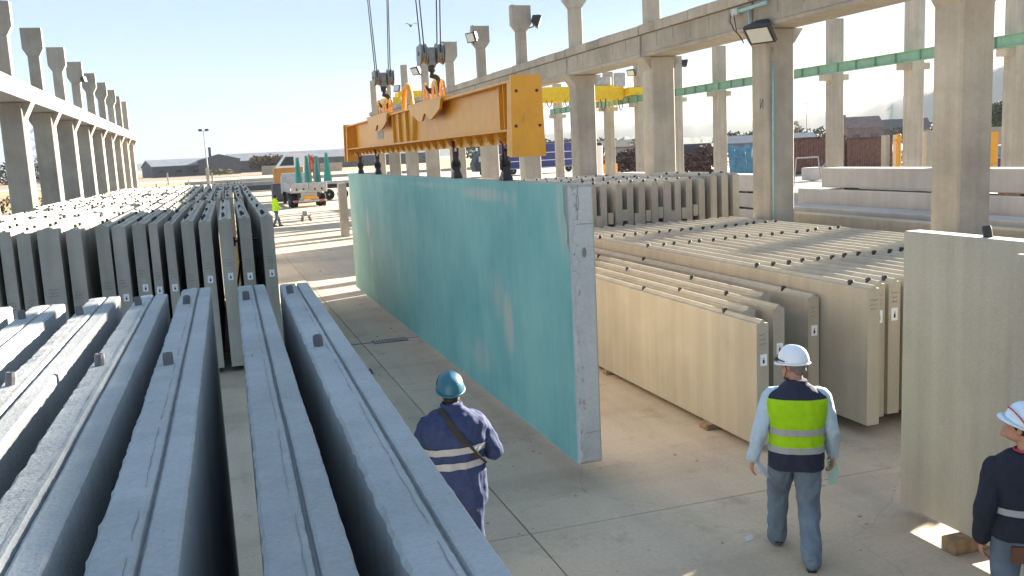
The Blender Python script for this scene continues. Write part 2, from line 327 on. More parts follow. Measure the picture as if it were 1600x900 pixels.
    def mesh(s, name, off=(0,0,0), smooth=False):
        me = bpy.data.meshes.new(name); o = off
        me.from_pydata([(x-o[0], y-o[1], z-o[2]) for x, y, z in s.v], [], s.f)
        bm = bmesh.new(); bm.from_mesh(me); bmesh.ops.recalc_face_normals(bm, faces=bm.faces); bm.to_mesh(me); bm.free()
        if smooth: me.shade_smooth()
        return me
ORG = {}
def top(o, label, cat, group=None):
    o['label'] = label; o['category'] = cat
    if group: o['group'] = group
    return o
def thing(name, label, cat, loc=(0,0,0), group=None):
    o = bpy.data.objects.new(name, None); col.objects.link(o); o.location = loc; o.empty_display_size = .2
    ORG[o.name] = tuple(loc); return top(o, label, cat, group)
def link(name, me, mat, parent=None, label=None, loc=(0,0,0)):
    o = bpy.data.objects.new(name, me); col.objects.link(o)
    if mat is not None and len(me.materials) == 0: me.materials.append(mat)
    if parent is not None: o.parent = parent
    o.location = loc
    if label: o['label'] = label
    return o
def part(name, mb, mat, parent, label=None, smooth=False):
    """mesh built in world coordinates, stored relative to its thing's base point"""
    root = parent
    while root.parent: root = root.parent
    off = ORG.get(root.name, (0,0,0))
    o = link(name, mb.mesh(name, off, smooth), mat, parent, label)
    if smooth:
        mod = None
    return o
def single(name, mb, mat, label, cat, group=None, smooth=False, loc=(0,0,0)):
    o = link(name, mb.mesh(name, loc, smooth), mat, None, None, loc); ORG[o.name] = tuple(loc)
    return top(o, label, cat, group)
def struct(name, mb, mat, smooth=False, kind='structure', parent=None):
    o = link(name, mb.mesh(name, (0,0,0), smooth), mat, parent); o['kind'] = kind; return o
def copy_tree(o, parent=None):
    c = o.copy(); col.objects.link(c)
    if parent is not None: c.parent = parent
    ORG[c.name] = ORG.get(o.name, (0,0,0))
    for ch in o.children: copy_tree(ch, c)
    return c
ORD = ['first','second','third','fourth','fifth','sixth','seventh','eighth','ninth','tenth','eleventh','twelfth','thirteenth','fourteenth','fifteenth','sixteenth','seventeenth','eighteenth','nineteenth','twentieth','twenty-first','twenty-second','twenty-third','twenty-fourth']
# ------------------------------------------------------------------ ground, yard slabs, fields, hills, haze
g = MB(); g.add([(-9000,-60,-.06),(9000,-60,-.06),(9000,9000,-.06),(-9000,9000,-.06)], [(0,1,2,3)]); struct('ground', g, M['dirt'])
def sheet(name, pts, z, mat):
    mb = MB(); mb.add([(x, y, z) for x, y in pts], [tuple(range(len(pts)))]); return struct(name, mb, mat)
sheet('field', [(-900,95),(-10,100),(4,128),(-4,230),(-900,250)], -.05, M['field'])
sheet('field', [(-1500,262),(-8,256),(30,300),(60,420),(40,700),(-1500,900)], -.05, M['field2'])
sheet('field', [(14,262),(120,262),(160,420),(34,420)], -.046, M['field'])
sheet('gravel_road', [(-900,252),(-4,232),(60,238),(60,262),(-4,258),(-900,262)], -.042, M['pale_road'])
sheet('gravel_road', [(-3,150),(40,146),(46,176),(-3,182)], -.042, M['pale_road'])
sheet('field', [(60,230),(900,300),(900,900),(60,900)], -.05, M['field'])
# concrete yard: a base with cast bays between open joints
base = MB(); base.box(-7, 34, -12, 86, -.16, -.04); yard = struct('concrete_yard', base, M['dirt'])
slab_mesh = {}
ys = [-10.5+6*i for i in range(17)]; xs = [-7, -2.5, 2.5, 7.5, 12.5, 17.5, 22.5, 28, 34]
rnd = random.Random(3)
for i in range(len(xs)-1):
    for j in range(len(ys)-1):
        x0, x1, y0, y1 = xs[i], xs[i+1], ys[j], ys[j+1]
        k = (round(x1-x0, 2), round(y1-y0, 2))
        if k not in slab_mesh:
            mb = MB(); hx, hy = (x1-x0)/2-.006, (y1-y0)/2-.006
            mb.box(-hx, hx, -hy, hy, -.038, 0, .006); slab_mesh[k] = mb.mesh('concrete_slab'); slab_mesh[k].materials.append(M['slab'])
        link('concrete_slab', slab_mesh[k], None, yard, None, ((x0+x1)/2, (y0+y1)/2, rnd.uniform(-.0015, .0015)))
# hills: three ridges of real terrain, far behind
def ridge(name, D, depth, prof, rough, seed):
    az = [p[0] for p in prof]; hs = [p[1] for p in prof]; n = 220; V = []; F = []; m = 7
    for i in range(n+1):
        a = az[0]+(az[-1]-az[0])*i/n; h = np.interp(a, az, hs)
        for j in range(m+1):
            t = j/m; d = D+depth*t; e = math.sin(math.pi*min(t*1.15, 1)/2)**1.1
            q = mnoise.fractal(Vector((a*9+seed, t*2, seed)), 1.0, 2.0, 5)
            z = -1+h*e*(1+rough*q)
            V.append((d*math.sin(R(a)), d*math.cos(R(a)), z))
    for i in range(n):
        for j in range(m): F.append((i*(m+1)+j, i*(m+1)+j+1, (i+1)*(m+1)+j+1, (i+1)*(m+1)+j))
    mb = MB(); mb.add(V, F); struct(name, mb, M['hill'], True)
ridge('hills', 1800, 500, [(-40,20),(-12,19),(-6,17),(0,17),(5,26),(9,31),(13,30),(18,33),(21,44),(25,53),(29,49),(33,48),(36,55),(39,64),(42,85),(45,120),(48,150),(56,165)], .10, 3.1)
ridge('hills', 800, 250, [(20,2.5),(23,5.5),(25.5,14),(27.5,9),(31,9),(34,12),(38,11),(44,10),(56,12)], .35, 8.2)
hz = MB(); hz.box(-3000, 3200, -55, 2700, -1.2, 230)
hzo = struct('haze', hz, None, kind='stuff')
hm = bpy.data.materials.new('pale_air'); hm.use_nodes = True; t_ = hm.node_tree; t_.nodes.clear()
ou = t_.nodes.new('ShaderNodeOutputMaterial'); pv = t_.nodes.new('ShaderNodeVolumePrincipled')
pv.inputs['Color'].default_value = (.86, .93, 1, 1); pv.inputs['Density'].default_value = .00009; pv.inputs['Anisotropy'].default_value = 0
t_.links.new(pv.outputs['Volume'], ou.inputs['Volume']); hzo.data.materials.append(hm)

# ------------------------------------------------------------------ crane runways: columns, beams, posts
XL, XR, XC, BAY = -4.62, 11.2, 28.4, 5.17
YL = [23.3+BAY*i for i in range(10)]                 # left row
YR = [6.35+BAY*i for i in range(12)]                 # right row
def runway_post(px, py, z0, top_z, wide=True, dx=0):
    mb = MB(); a = .18; d = .17
    mb.box(px-a, px+a, py-d, py+d, z0, top_z-.9 if wide else top_z, .02)
    if wide:
        w = .36 if px > 0 else .31
        for sx in (-1, 1):                           # two plates of the forked head with a slot between them
            pass
        mb.rings([[(px-a, py-d, top_z-.9), (px+a, py-d, top_z-.9), (px+a, py+d, top_z-.9), (px-a, py+d, top_z-.9)],
                  [(px-w, py-d, top_z-.66), (px+w, py-d, top_z-.66), (px+w, py+d, top_z-.66), (px-w, py+d, top_z-.66)],
                  [(px-w, py-d, top_z), (px+w, py-d, top_z), (px+w, py+d, top_z), (px-w, py+d, top_z)]])
    return mb
def slot(px, py, top_z):
    mb = MB(); mb.box(px-.30, px-.27, py-.18, py-.168, top_z-.74, top_z+.015); mb.box(px-.352, px-.31, py-.16, py+.16, top_z-.72, top_z+.03); return mb
for i, y in enumerate(YL):
    t = thing('runway_column', f'weathered concrete column of the left crane runway, {ORD[i]} from the camera', 'column', (-4.91, y+.4, 0), 'columns of the left crane runway')
    mb = MB(); mb.box(-5.2, XL, y, y+.8, -.02, 5.43, .025); part('shaft', mb, M['conc_col'], t)
    mb = MB()
    for sx, x0 in ((1, XL-.003), (-1, -5.197)):
        mb.hexa([(x0, y+.1, 4.92), (x0, y+.7, 4.92), (x0, y+.7, 5.428), (x0, y+.1, 5.428)], [(x0+sx*.02, y+.1, 5.0), (x0+sx*.02, y+.7, 5.0), (x0+sx*.24, y+.7, 5.428), (x0+sx*.24, y+.1, 5.428)])
        part('haunch', mb, M['conc_col'], t); mb = MB()
    wide = i < 8
    part('upper_post', runway_post(-4.97, y+.42, 5.93, 8.15, wide), M['conc_col'], t)
    if i < len(YL)-1:
        b = thing('runway_beam', f'pale concrete beam spanning the left crane columns, {ORD[i]} bay from the camera', 'beam', (-4.85, y+BAY/2, 5.43), 'beams of the left crane runway')
        mb = MB(); mb.box(-5.28, -4.38, y+.41, y+BAY+.39, 5.435, 5.63, .015); part('beam_flange', mb, M['conc_pale'], b)
        mb = MB(); mb.box(-5.25, -4.44, y+.41, y+BAY+.39, 5.632, 5.93, .012); part('beam_web', mb, M['conc_pale'], b)
        mb = MB(); mb.box(-4.72, -4.66, y+.41, y+BAY+.39, 5.932, 5.97); part('crane_rail', mb, M['galv'], b)
for i, y in enumerate(YR):
    if i >= 1:
        t = thing('runway_column', f'weathered concrete column of the middle crane runway, {ORD[i-1]} from the camera', 'column', (11.5, y+.3, 0), 'columns of the middle crane runway')
        mb = MB(); mb.box(XR, XR+.65, y, y+.6, -.02, 5.70, .03); part('shaft', mb, M['conc_col'], t)
        mb = MB()
        for sx, x0 in ((-1, XR+.003), (1, XR+.647)):
            mb.hexa([(x0, y+.04, 5.36), (x0, y+.56, 5.36), (x0, y+.56, 5.70), (x0, y+.04, 5.70)], [(x0+sx*.02, y+.04, 5.38), (x0+sx*.02, y+.56, 5.38), (x0+sx*.25, y+.56, 5.70), (x0+sx*.25, y+.04, 5.70)])
            part('haunch', mb, M['conc_col'], t); mb = MB(); continue
        tz = 8.65
        up = part('upper_post', runway_post(11.37, y+.3, 6.5, tz, i < 9), M['conc_col'], t)
        if i < 9: part('side_plate', slot(11.37, y+.3, tz), M['galv'], up)
    if i < len(YR)-1:
        b = thing('runway_beam', f'stained concrete beam spanning the middle crane columns, {ORD[i]} bay from the camera', 'beam', (11.5, y+BAY/2, 5.65), 'beams of the middle crane runway')
        mb = MB(); mb.box(11.02, 11.92, y+.32, y+BAY+.28, 5.705, 5.78, .01); part('beam_flange', mb, M['conc_col'], b)
        mb = MB(); mb.box(11.04, 11.9, y+.32, y+BAY+.28, 5.782, 6.26, .012); part('beam_web', mb, M['conc_col'], b)
        # the kerb on the beam is cast in short lengths
        w = BAY/6
        for k in range(6):
            ky = y+.32+(BAY-.04)/6*k
            mb = MB(); mb.box(10.98-.004*(k % 2), 11.6, ky+.009, ky+(BAY-.04)/6-.006, 6.272, 6.5+.006*(k % 3), .012); part('kerb_segment', mb, M['conc_col'], b)
        for k in range(7):                                  # dark run-down stains under the kerb joints
            ky = y+.34+(BAY-.1)/6*k; sg = [(ky+.012*mnoise.noise(Vector((q*.7, ky, 1))), 6.24-.5*q/6*(.5+.5*abs(mnoise.noise(Vector((ky*3, 2, 2)))))) for q in range(7)]
            mb = MB(); mb.strokes(sg, .022, 'x', 11.037); part('drip_stain', mb, M['stain'], b)
        mb = MB(); mb.box(11.62, 11.68, y+.32, y+BAY+.28, 6.262, 6.36); part('crane_rail', mb, M['galv'], b)
YC = [21.5+BAY*i for i in range(11)]
for i, y in enumerate(YC):
    t = thing('runway_column', f'slim grey concrete column under the green girder, {ORD[i]} from the right edge', 'column', (28.75, y+.3, 0), 'columns of the green crane runway')
    mb = MB(); mb.box(XC, XC+.62, y, y+.55, -.02, 8.85, .02); part('shaft', mb, M['conc'], t)
    mb = MB(); mb.box(XC-.42, XC-.003, y+.06, y+.49, 6.02, 6.3); part('corbel', mb, M['conc'], t); mb = MB(); mb.box(XC+.623, XC+.95, y+.06, y+.49, 6.02, 6.3); part('corbel', mb, M['conc'], t)
    if i < len(YC)-1:
        b = thing('green_girder', f'green steel crane girder on the slim columns, {ORD[i]} bay from the right edge', 'girder', (28.1, y+BAY/2, 6.3), 'green crane girders')
        mb = MB(); mb.box(28.0, 28.03, y+.28, y+BAY+.27, 6.33, 6.72); part('girder_web', mb, M['green'], b)
        
        for z_ in (6.305, 6.72): mb = MB(); mb.box(27.87, 28.18, y+.28, y+BAY+.27, z_, z_+.025); part('girder_flange', mb, M['green'], b)
        mb = MB()
        for k in range(4):
            mb = MB(); mb.box(27.9, 27.999, y+.5+k*1.25, y+.515+k*1.25, 6.331, 6.719); part('stiffener', mb, M['green'], b)
# letter on the second middle column, conduit, lamps
# grit, offcuts and thin pale patches lying on the yard
rg_ = random.Random(23); mb = MB()
for i in range(420):
    x = rg_.uniform(.9, 7.5) if i < 330 else rg_.uniform(2, 9); y = rg_.uniform(4.5, 22) if i < 330 else rg_.uniform(20, 50); r = rg_.choice([.006, .008, .011, .018])*(1 if y < 22 else 1.8)
    mb.ball((x, y, r*.4), (r*rg_.uniform(.7, 1.5), r*rg_.uniform(.7, 1.5), r*.7), 6, 4)
struct('yard_grit', mb, M['conc'], kind='stuff')
for i, (x, y, L_, a) in [(1, (2.25, 14.55, .3, 1.5))]:
    c, s_ = math.cos(a)*L_/2, math.sin(a)*L_/2; mb = MB(); mb.sweep([(x-c, y-s_, .02), (x+c, y+s_, .022)], .022, 4); single('timber_offcut', mb, M['wood'] if i != 1 else M['rubber'], ['timber offcut lying by the nearest low beige panel', 'dark scrap strip on the slab near the drain grate', 'timber offcut on the floor between teal and beige panels', 'small timber offcut right of the man in yellow vest', 'short timber offcut at the foot of the low beige panels'][i], 'offcut', 'offcuts on the yard floor')
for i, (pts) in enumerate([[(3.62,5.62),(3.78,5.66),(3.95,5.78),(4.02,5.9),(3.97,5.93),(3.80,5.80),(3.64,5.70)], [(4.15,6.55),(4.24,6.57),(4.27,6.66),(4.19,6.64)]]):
    mb = MB(); mb.rings([[(x, y, .0008) for x, y in pts], [(x, y, .004) for x, y in pts]]); single('pale_patch', mb, M['mortar'], ['long thin pale patch on the floor before the walking man', 'small thin pale spot by the left boot of the walking man'][i], 'mortar smear', 'pale patches on the yard floor')  # flat pale patches laid just above the slab tops
lt = MB(); lt.strokes([(16.86,4.07),(16.86,4.28),(16.96,4.08),(16.96,4.29)], .018, 'x', XR-.003)
nc = [o for o in bpy.data.objects if o.get('label', '') == 'weathered concrete column of the middle crane runway, second from the camera'][0]
part('painted_letter', lt, M['ink'], nc)
cdt = thing('conduit_pipe', 'pale teal conduit running down the front of the middle runway column', 'pipe', (11.28, 16.65, 0))
mb = MB(); mb.sweep([(11.30,16.655,.02),(11.30,16.655,5.0)], .02, 10); part('pipe_run', mb, M['conduit'], cdt, smooth=True)
mb = MB(); mb.sweep([(11.30,16.655,5.0),(11.30,16.655,5.3)], .014, 8); part('pipe_upper_run', mb, M['galv'], cdt, smooth=True)
for z in (.8, 2.4, 3.6, 4.6): mb = MB(); mb.box(11.265, 11.335, 16.655, 16.686, z, z+.03); part('clip', mb, M['galv'], cdt)
cb = thing('junction_tube', 'short pale tube and cable loop beside the floodlight on the beam', 'pipe', (10.9, 16.6, 5.6))
mb = MB(); mb.sweep([(10.93,17.3,6.12),(10.93,16.3,6.14)], .04, 10); mb.sweep([(10.93,16.95,6.1),(10.93,16.9,5.62)], .02, 8); part('tube', mb, M['conduit'], cb, smooth=True)
mb = MB(); mb.sweep([(10.92,17.6,6.15),(10.86,17.55,5.95),(10.86,17.4,5.75),(10.88,17.2,5.6),(10.9,17.1,5.45)], .012, 6); mb.sweep([(10.92,17.5,6.1),(10.84,17.35,6.0),(10.86,17.3,5.7),(10.9,17.15,5.5)], .01, 6); part('cable_loop', mb, M['black'], cb, smooth=True)
mb = MB(); mb.box(10.9, 11.0, 17.35, 17.6, 6.05, 6.2, .01); part('junction_box', mb, M['off_white'], cb)
def floodlight(name_label, at, aim, s, arm_to):
    """lamp housing: tapered box with glass front and a bracket arm"""
    at = Vector(at); q = Vector(aim).normalized().to_track_quat('Y', 'Z').to_matrix()
    t = thing('floodlight', name_label, 'floodlight', tuple(at), 'yard floodlights')
    def X(p): return tuple(at+q @ (Vector(p)*s))
    hb = MB(); hb.rings([[X((-.28,.0,-.2)), X((.28,.0,-.2)), X((.28,0,.2)), X((-.28,0,.2))], [X((-.28,-.08,-.2)), X((.28,-.08,-.2)), X((.28,-.08,.2)), X((-.28,-.08,.2))], [X((-.12,-.3,-.08)), X((.12,-.3,-.08)), X((.12,-.3,.14)), X((-.12,-.3,.14))]])
    part('housing', hb, M['black'], t)
    gb = MB(); gb.rings([[X((-.23,.006,-.16)), X((.23,.006,-.16)), X((.23,.006,.16)), X((-.23,.006,.16))], [X((-.23,.001,-.16)), X((.23,.001,-.16)), X((.23,.001,.16)), X((-.23,.001,.16))]]); part('glass_front', gb, M['lamp_glass'], t)
    br = MB(); br.sweep([X((0,-.2,0)), tuple((at+Vector(arm_to))/2+Vector((0,0,-.05))), arm_to], .025*max(s,.8), 8); part('bracket', br, M['black'], t)
floodlight('large black floodlight under the beam at the column with the conduit', (10.85,16.45,5.52), (-.75,-.35,-.75), 1.05, (11.05,16.8,5.6))
floodlight('floodlight on the left side of the fifth upper post', (10.78,37.1,8.12), (-.8,-.3,-.25), 1.0, (11.1,37.6,7.9))
floodlight('floodlight on the right side of the fourth upper post', (11.98,32.1,8.02), (.75,-.3,-.3), 1.05, (11.6,32.5,7.85))
floodlight('small floodlight on a far upper post beyond the hook blocks', (10.7,47.4,7.75), (-.7,-.3,-.4), 1.0, (11.2,47.9,7.6))
floodlight('small floodlight low on the left of a far upper post', (10.75,52.6,7.3), (-.8,-.4,.2), .9, (11.2,52.9,7.3))
floodlight('tilted lamp on a slim column right of the yellow crane', (28.0,57.8,8.3), (-.7,-.4,-.4), 1.1, (28.5,58,8.2))
floodlight('lamp on the right side of a tall slim column behind the beam', (29.35,52.6,8.38), (.8,-.2,-.2), 1.1, (29.0,52.8,8.2))
floodlight('lamp between the upper posts of the left crane runway', (-4.55,44.0,7.4), (.8,-.2,.2), .6, (-4.8,44.3,7.3))

# ------------------------------------------------------------------ precast panels
def prof_foreground(w, h):
    return [(0,0),(w,0),(w,h-.010),(w-.008,h-.003),(.66*w,h-.002),(.62*w,h-.006),(.60*w,h-.022),(.565*w,h-.025),(.545*w,h-.006),(.50*w,h),(.28*w,h-.001),(.05*w,h-.003),(0,h-.014)]
def prof_low(w, h):
    return [(0,0),(w,0),(w,h-.034),(.985*w,h-.026),(.66*w,h-.024),(.60*w,h-.003),(.56*w,h),(.42*w,h),(.36*w,h-.004),(.28*w,h-.026),(.03*w,h-.028),(0,h-.04)]
def prof_tongue(w, h):
    return [(0,0),(w,0),(w,h-.046),(.985*w,h-.04),(.70*w,h-.036),(.60*w,h-.004),(.56*w,h),(.46*w,h),(.41*w,h-.005),(.27*w,h-.038),(.03*w,h-.042),(0,h-.054)]
def prof_flat(w, h):
    return [(0,0),(w,0),(w,h-.012),(w-.012,h),(.012,h),(0,h-.012)]
PROF = {'fg': prof_foreground, 'tongue': prof_tongue, 'low': prof_low, 'flat': prof_flat}
panel_cache = {}; anchor_cache = {}
def panel_mesh(kind, w, h, L, mat, var, segs, jit):
    k = (kind, w, h, L, mat, var)
    if k not in panel_cache:
        mb = MB(); mb.extrude_y(PROF[kind](w, h), 0, L, segs, jit, var*7+3, (11, 12) if kind == 'fg' else ())
        me = mb.mesh('slab'); me.materials.append(M[mat]); panel_cache[k] = me
    return panel_cache[k]
def anchor_mesh(r, h, mat):
    k = (r, h, mat)
    if k not in anchor_cache:
        mb = MB(); mb.lathe([(r*.95,-.02),(r,0),(r*1.04,h*.7),(r*.9,h),(r*.6,h),(r*.5,h*.55)], n=10)
        me = mb.mesh('lifting_anchor', smooth=False); me.materials.append(M[mat]); anchor_cache[k] = me
    return anchor_cache[k]
def scribble(x0, x1, z, y, rnd, lines=3):
    mb = MB(); w = x1-x0
    for l in range(lines):
        zz = z-l*.05; n = rnd.randint(4, 6); x = x0+w*rnd.uniform(.1, .2); xe = x0+w*rnd.uniform(.72, .92); st = (xe-x)/n; p = []
        for k in range(n*2): p.append((x+st*k/2, zz+rnd.uniform(-.011, .011)+.02*(x+st*k/2-x0)))
        mb.strokes(p, .0045, 'y', y)
    return mb
def panel(x0, y0, L, w, h, zb, kind, mat, label, group, rot=0., anchors=(), side=.3, ah=.05, ar=.028, amat='rubber', tag=None, marks=None, var=0, segs=1, jit=0.0, cat='concrete panel'):
    t = thing('wall_panel', label, cat, (x0, y0, zb), group); t.rotation_euler[2] = rot
    link('slab', panel_mesh(kind, w, h, L, mat, var, segs, jit), None, t)
    rnd = random.Random(int(abs(x0*977+y0*31)))
    for i, a in enumerate(anchors):
        zt = h-(.04 if kind == 'tongue' else .028 if kind == 'low' else .008)
        o = link('lifting_anchor', anchor_mesh(ar, ah, amat), None, t, None, (w*side+rnd.uniform(-.008, .008), a, zt))
        o.rotation_euler = (rnd.uniform(-.22, .22), rnd.uniform(-.15, .15), 0)
    if tag is not None:
        for (tx, tz, tw, th, tr) in tag:
            mb = MB(); c, s = math.cos(tr), math.sin(tr)
            def P(a, b, d): return (tx+a*c-b*s, d, tz+a*s+b*c)
            mb.rings([[P(-tw/2,-th/2,-.0025), P(tw/2,-th/2,-.0025), P(tw/2,th/2,-.0025), P(-tw/2,th/2,-.0025)], [P(-tw/2,-th/2,-.001), P(tw/2,-th/2,-.001), P(tw/2,th/2,-.001), P(-tw/2,th/2,-.001)]])
            o = link('paper_label', mb.mesh('paper_label'), M['paper'], t)
            ib = MB(); v = th > tw
            ib.add([P(a, b, -.004) for a, b in ([(-.012,-th*.28),(.012,-th*.28),(.012,th*.05),(-.012,th*.05)] if v else [(-tw*.3,-.012),(tw*.1,-.012),(tw*.1,.012),(-tw*.3,.012)])], [(0,1,2,3)])
            ib.add([P(a, b, -.004) for a, b in ([(-.008,th*.12),(.008,th*.12),(.008,th*.2),(-.008,th*.2)] if v else [(tw*.18,-.01),(tw*.26,-.01),(tw*.26,.01),(tw*.18,.01)])], [(0,1,2,3)])
            link('printed_code', ib.mesh('printed_code'), M['ink'], o)
    if marks is not None:
        link('hand_marking', scribble(0.012, w-.012, marks, -.003, rnd).mesh('hand_marking'), M['ink_faint'], t)
    return t
# foreground row, standing right under the camera
fgx = [.62, .325, -.04, -.325, -.635, -.96, -1.29, -1.60, -1.91]
fga = [(6.1, 4.25), (6.0,), (6.05, 4.21), (6.2, 4.35), (6.0, 4.14), (6.05,), (6.0, 4.0), (6.0, 4.0), (6.0,)]
fgl = ['rough blue-grey panel beside the man in blue overalls, rightmost of the foreground row', 'foreground grey panel with an empty anchor hole, second from the walkway', 'foreground panel with two stub anchors, third from the walkway', 'foreground panel with a ragged left edge, fourth from the walkway', 'foreground panel with a tilted anchor, fifth from the walkway', 'foreground panel catching a patch of sunlight, sixth from the walkway', 'foreground panel at the left picture edge, seventh from the walkway', 'foreground panel in the left corner, eighth from the walkway', 'foreground panel past the left picture edge, ninth from the walkway']
for i, xr in enumerate(fgx):
    w = .20 if i != 1 else .19
    x0 = xr-w-.16
    t = panel(x0, -1.3, 8.0+.05*((i*37) % 5-2), w, 2.5, .1, 'fg', 'conc_rough', fgl[i], 'panels stacked on edge in the foreground', rot=-.02, anchors=[a+1.3 for a in fga[i]], side=.27, ah=.06, ar=.022, amat='grey_plastic', var=i, segs=230, jit=.0011)
    rt = random.Random(i+50); mb = MB()                       # broken trowel line beside the groove
    for a_, b_ in ((.5, 2.6), (2.8, 4.9), (5.0, 7.6)):
        yy = a_
        while yy < b_:
            pts = []
            for q in range(5): pts.append((w*.44+.006*mnoise.noise(Vector((yy*1.7, i, 3)))+rt.uniform(-.002, .002), yy)); yy += .05
            yy += rt.choice([-.05, -.05, -.05, -.05, .05, .12])
            for (p, q2) in zip(pts[:-1], pts[1:]):
                ww = rt.uniform(.0005, .0018); mb.add([(p[0]-ww, p[1], 2.5015), (p[0]+ww, p[1], 2.5015), (q2[0]+ww, q2[1], 2.5015), (q2[0]-ww, q2[1], 2.5015)], [(0,1,2,3)])
    link('trowel_mark', mb.mesh('trowel_mark'), M['hairline'], t)['kind'] = 'stuff'
    if i == 1:
        mb = MB(); mb.lathe([(.022,0),(.020,.004),(.012,.004),(.010,-.02)], n=14)
        o = link('anchor_hole', mb.mesh('anchor_hole'), M['rubber'], t, None, (w*.3, 5.5, 2.494)); o.scale = (1.2, 1, 1)
# left group, three rows one behind the other
r1 = [(.79,.20),(.44,.19),(.12,.21),(-.19,.19),(-.46,.19),(-.72,.14),(-.95,.13),(-1.2,.2),(-1.5,.2),(-1.74,.2),(-2.16,.22),(-2.57,.31),(-2.86,.19),(-3.1,.17),(-3.36,.18),(-3.62,.18),(-3.88,.18),(-4.14,.18),(-4.42,.19)]
tagz = [1.62,1.60,1.62,1.60,1.42,1.52,1.50,1.55,1.42,1.40,1.30,1.36,1.22,1.2,1.2,1.2,1.2,1.2,1.2]
rnd = random.Random(11)
for i, (x, w) in enumerate(r1):
    tags = [(w*.55, tagz[i]-.1, .085, .12, rnd.uniform(-.05, .05))] if i < 9 else ([(w*.5, tagz[i]-.1, .13, .07, rnd.uniform(-.1, .3))] if i != 11 else [(w*.3, tagz[i]-.1, .08, .12, .1), (w*.68, tagz[i]-.1, .14, .085, -.05)])
    if i < 19:
        panel(x, 15.75+rnd.uniform(-.04, .04), 8.9+rnd.uniform(-.25, .25), w, 2.5+rnd.uniform(-.025, .02), .1, 'low', 'conc', f'grey wall panel with paper label on its end, {ORD[i]} from the walkway in the front left row', 'front row of panels on the left', rot=-.02, anchors=[.55, 1.05, 3.6, 7.2], side=.36, ah=.07, ar=.026, tag=tags, marks=tagz[i]+.18, var=i % 3)
for row, (y0, L, xa, xb, st) in enumerate([(25.5, 7.9, 1.0, -4.5, .29), (34.2, 12.0, 1.25, -3.9, .30)]):
    x = xa; i = 0
    while x > xb and i < len(ORD):
        w = rnd.choice([.17, .19, .2])
        panel(x, y0+rnd.uniform(-.3, .3), L, w, 2.5+rnd.uniform(-.05, .03), .1, 'low', 'conc', f'grey wall panel {ORD[i]} from the walkway in the {["second", "third"][row]} left row', f'{["second", "third"][row]} row of panels on the left', rot=-.02, anchors=[.5, 1.2, L*.5, L-1], side=.36, ah=.07, ar=.03, var=i % 3)
        x -= st; i += 1
# right, first stack of five low panels
for i, (x, y, h, L) in enumerate([(5.53,8.48,1.42,8.6),(5.80,9.15,1.44,8),(6.06,8.95,1.47,8.2),(6.30,9.6,1.50,7.6),(6.72,9.2,1.50,8.3)]):
    panel(x, y, L, .15, h, .08, 'tongue', 'conc_beige', ['low beige panel nearest the walkway with a paper label on its end', 'low beige panel behind the labelled front one, second in its stack', 'low beige panel in the middle of the five panel stack', 'low beige panel fourth from the walkway with an anchor near its end', 'shaded beige panel standing just before the large flat stack'][i], 'five low beige panels by the walkway', anchors=[[.75, 2.85, 6], [1.65, 5], [1.1, 4], [1.75, 5], [.6, 4.5]][i], side=.42, ah=.06, ar=.03, tag=[(.085, h-.45, .085, .13, 0)] if i in (0, 4) else [(.085, h-.52, .085, .13, 0)] if i == 2 else None, marks=h-.17 if i in (0, 4) else None)
# right, the large stack of evenly spaced panels
for i in range(17):
    x = 6.90+.2535*i
    y0 = 8.32+(.25 if i else 0)+rnd.uniform(-.06, .06)
    yy = [8.75, 10.62, 13.85, 15.85]
    panel(x, y0, 18.0-y0+rnd.uniform(-.05, .05), .165, 1.62, .15, 'tongue', 'conc_beige', f'beige panel in the long even stack on the right, {ORD[i]} from the walkway', 'evenly spaced beige panels on the right', anchors=[a-y0+rnd.uniform(-.06, .06)+(0 if a < 9 else .02*i) for a in yy if a > y0+.1], side=.42, ah=.062, ar=.033, tag=[(.085, 1.62-.42, .09, .15, 0)] if i else None, marks=1.62-.17)
# taller panels behind that stack, ends towards the camera
sx = [6.9,7.2,7.5,7.85,8.14,8.48,8.78,9.06,9.36,9.66,9.95,10.25,10.55]
for i, x in enumerate(sx):
    panel(x, 18.45+rnd.uniform(-.04, .04), 6.2, .15 if i not in (3, 9) else .19, 2.55, .1, 'tongue', 'conc', f'tall grey panel end-on behind the long stack, {ORD[i]} from the teal panel', 'tall panels behind the long stack', anchors=[.5, 2.0, 3.4, 5.2], side=.42, ah=.06, ar=.035)
    if i < len(sx)-1 and x > 7.7:
        single('timber_wedge', MB().box(x+.17, x+.29, 18.46, 18.62, 1.70+.05*(i % 3), 1.95+.05*((i*7) % 3)), M['conc_beige'], f'small wedge block between tall panels, {ORD[i]} gap from the teal panel', 'wedge', 'wedges between the tall panels')
for i, x in enumerate([10.86, 11.15, 11.44]):
    panel(x, 18.45, 3.0, .16, 2.62, .1, 'tongue', 'conc', f'short tall panel beside the middle runway column, {ORD[i]} from its left', 'short tall panels beside the column', anchors=[.6, 2.2], side=.42, ah=.06, ar=.035)
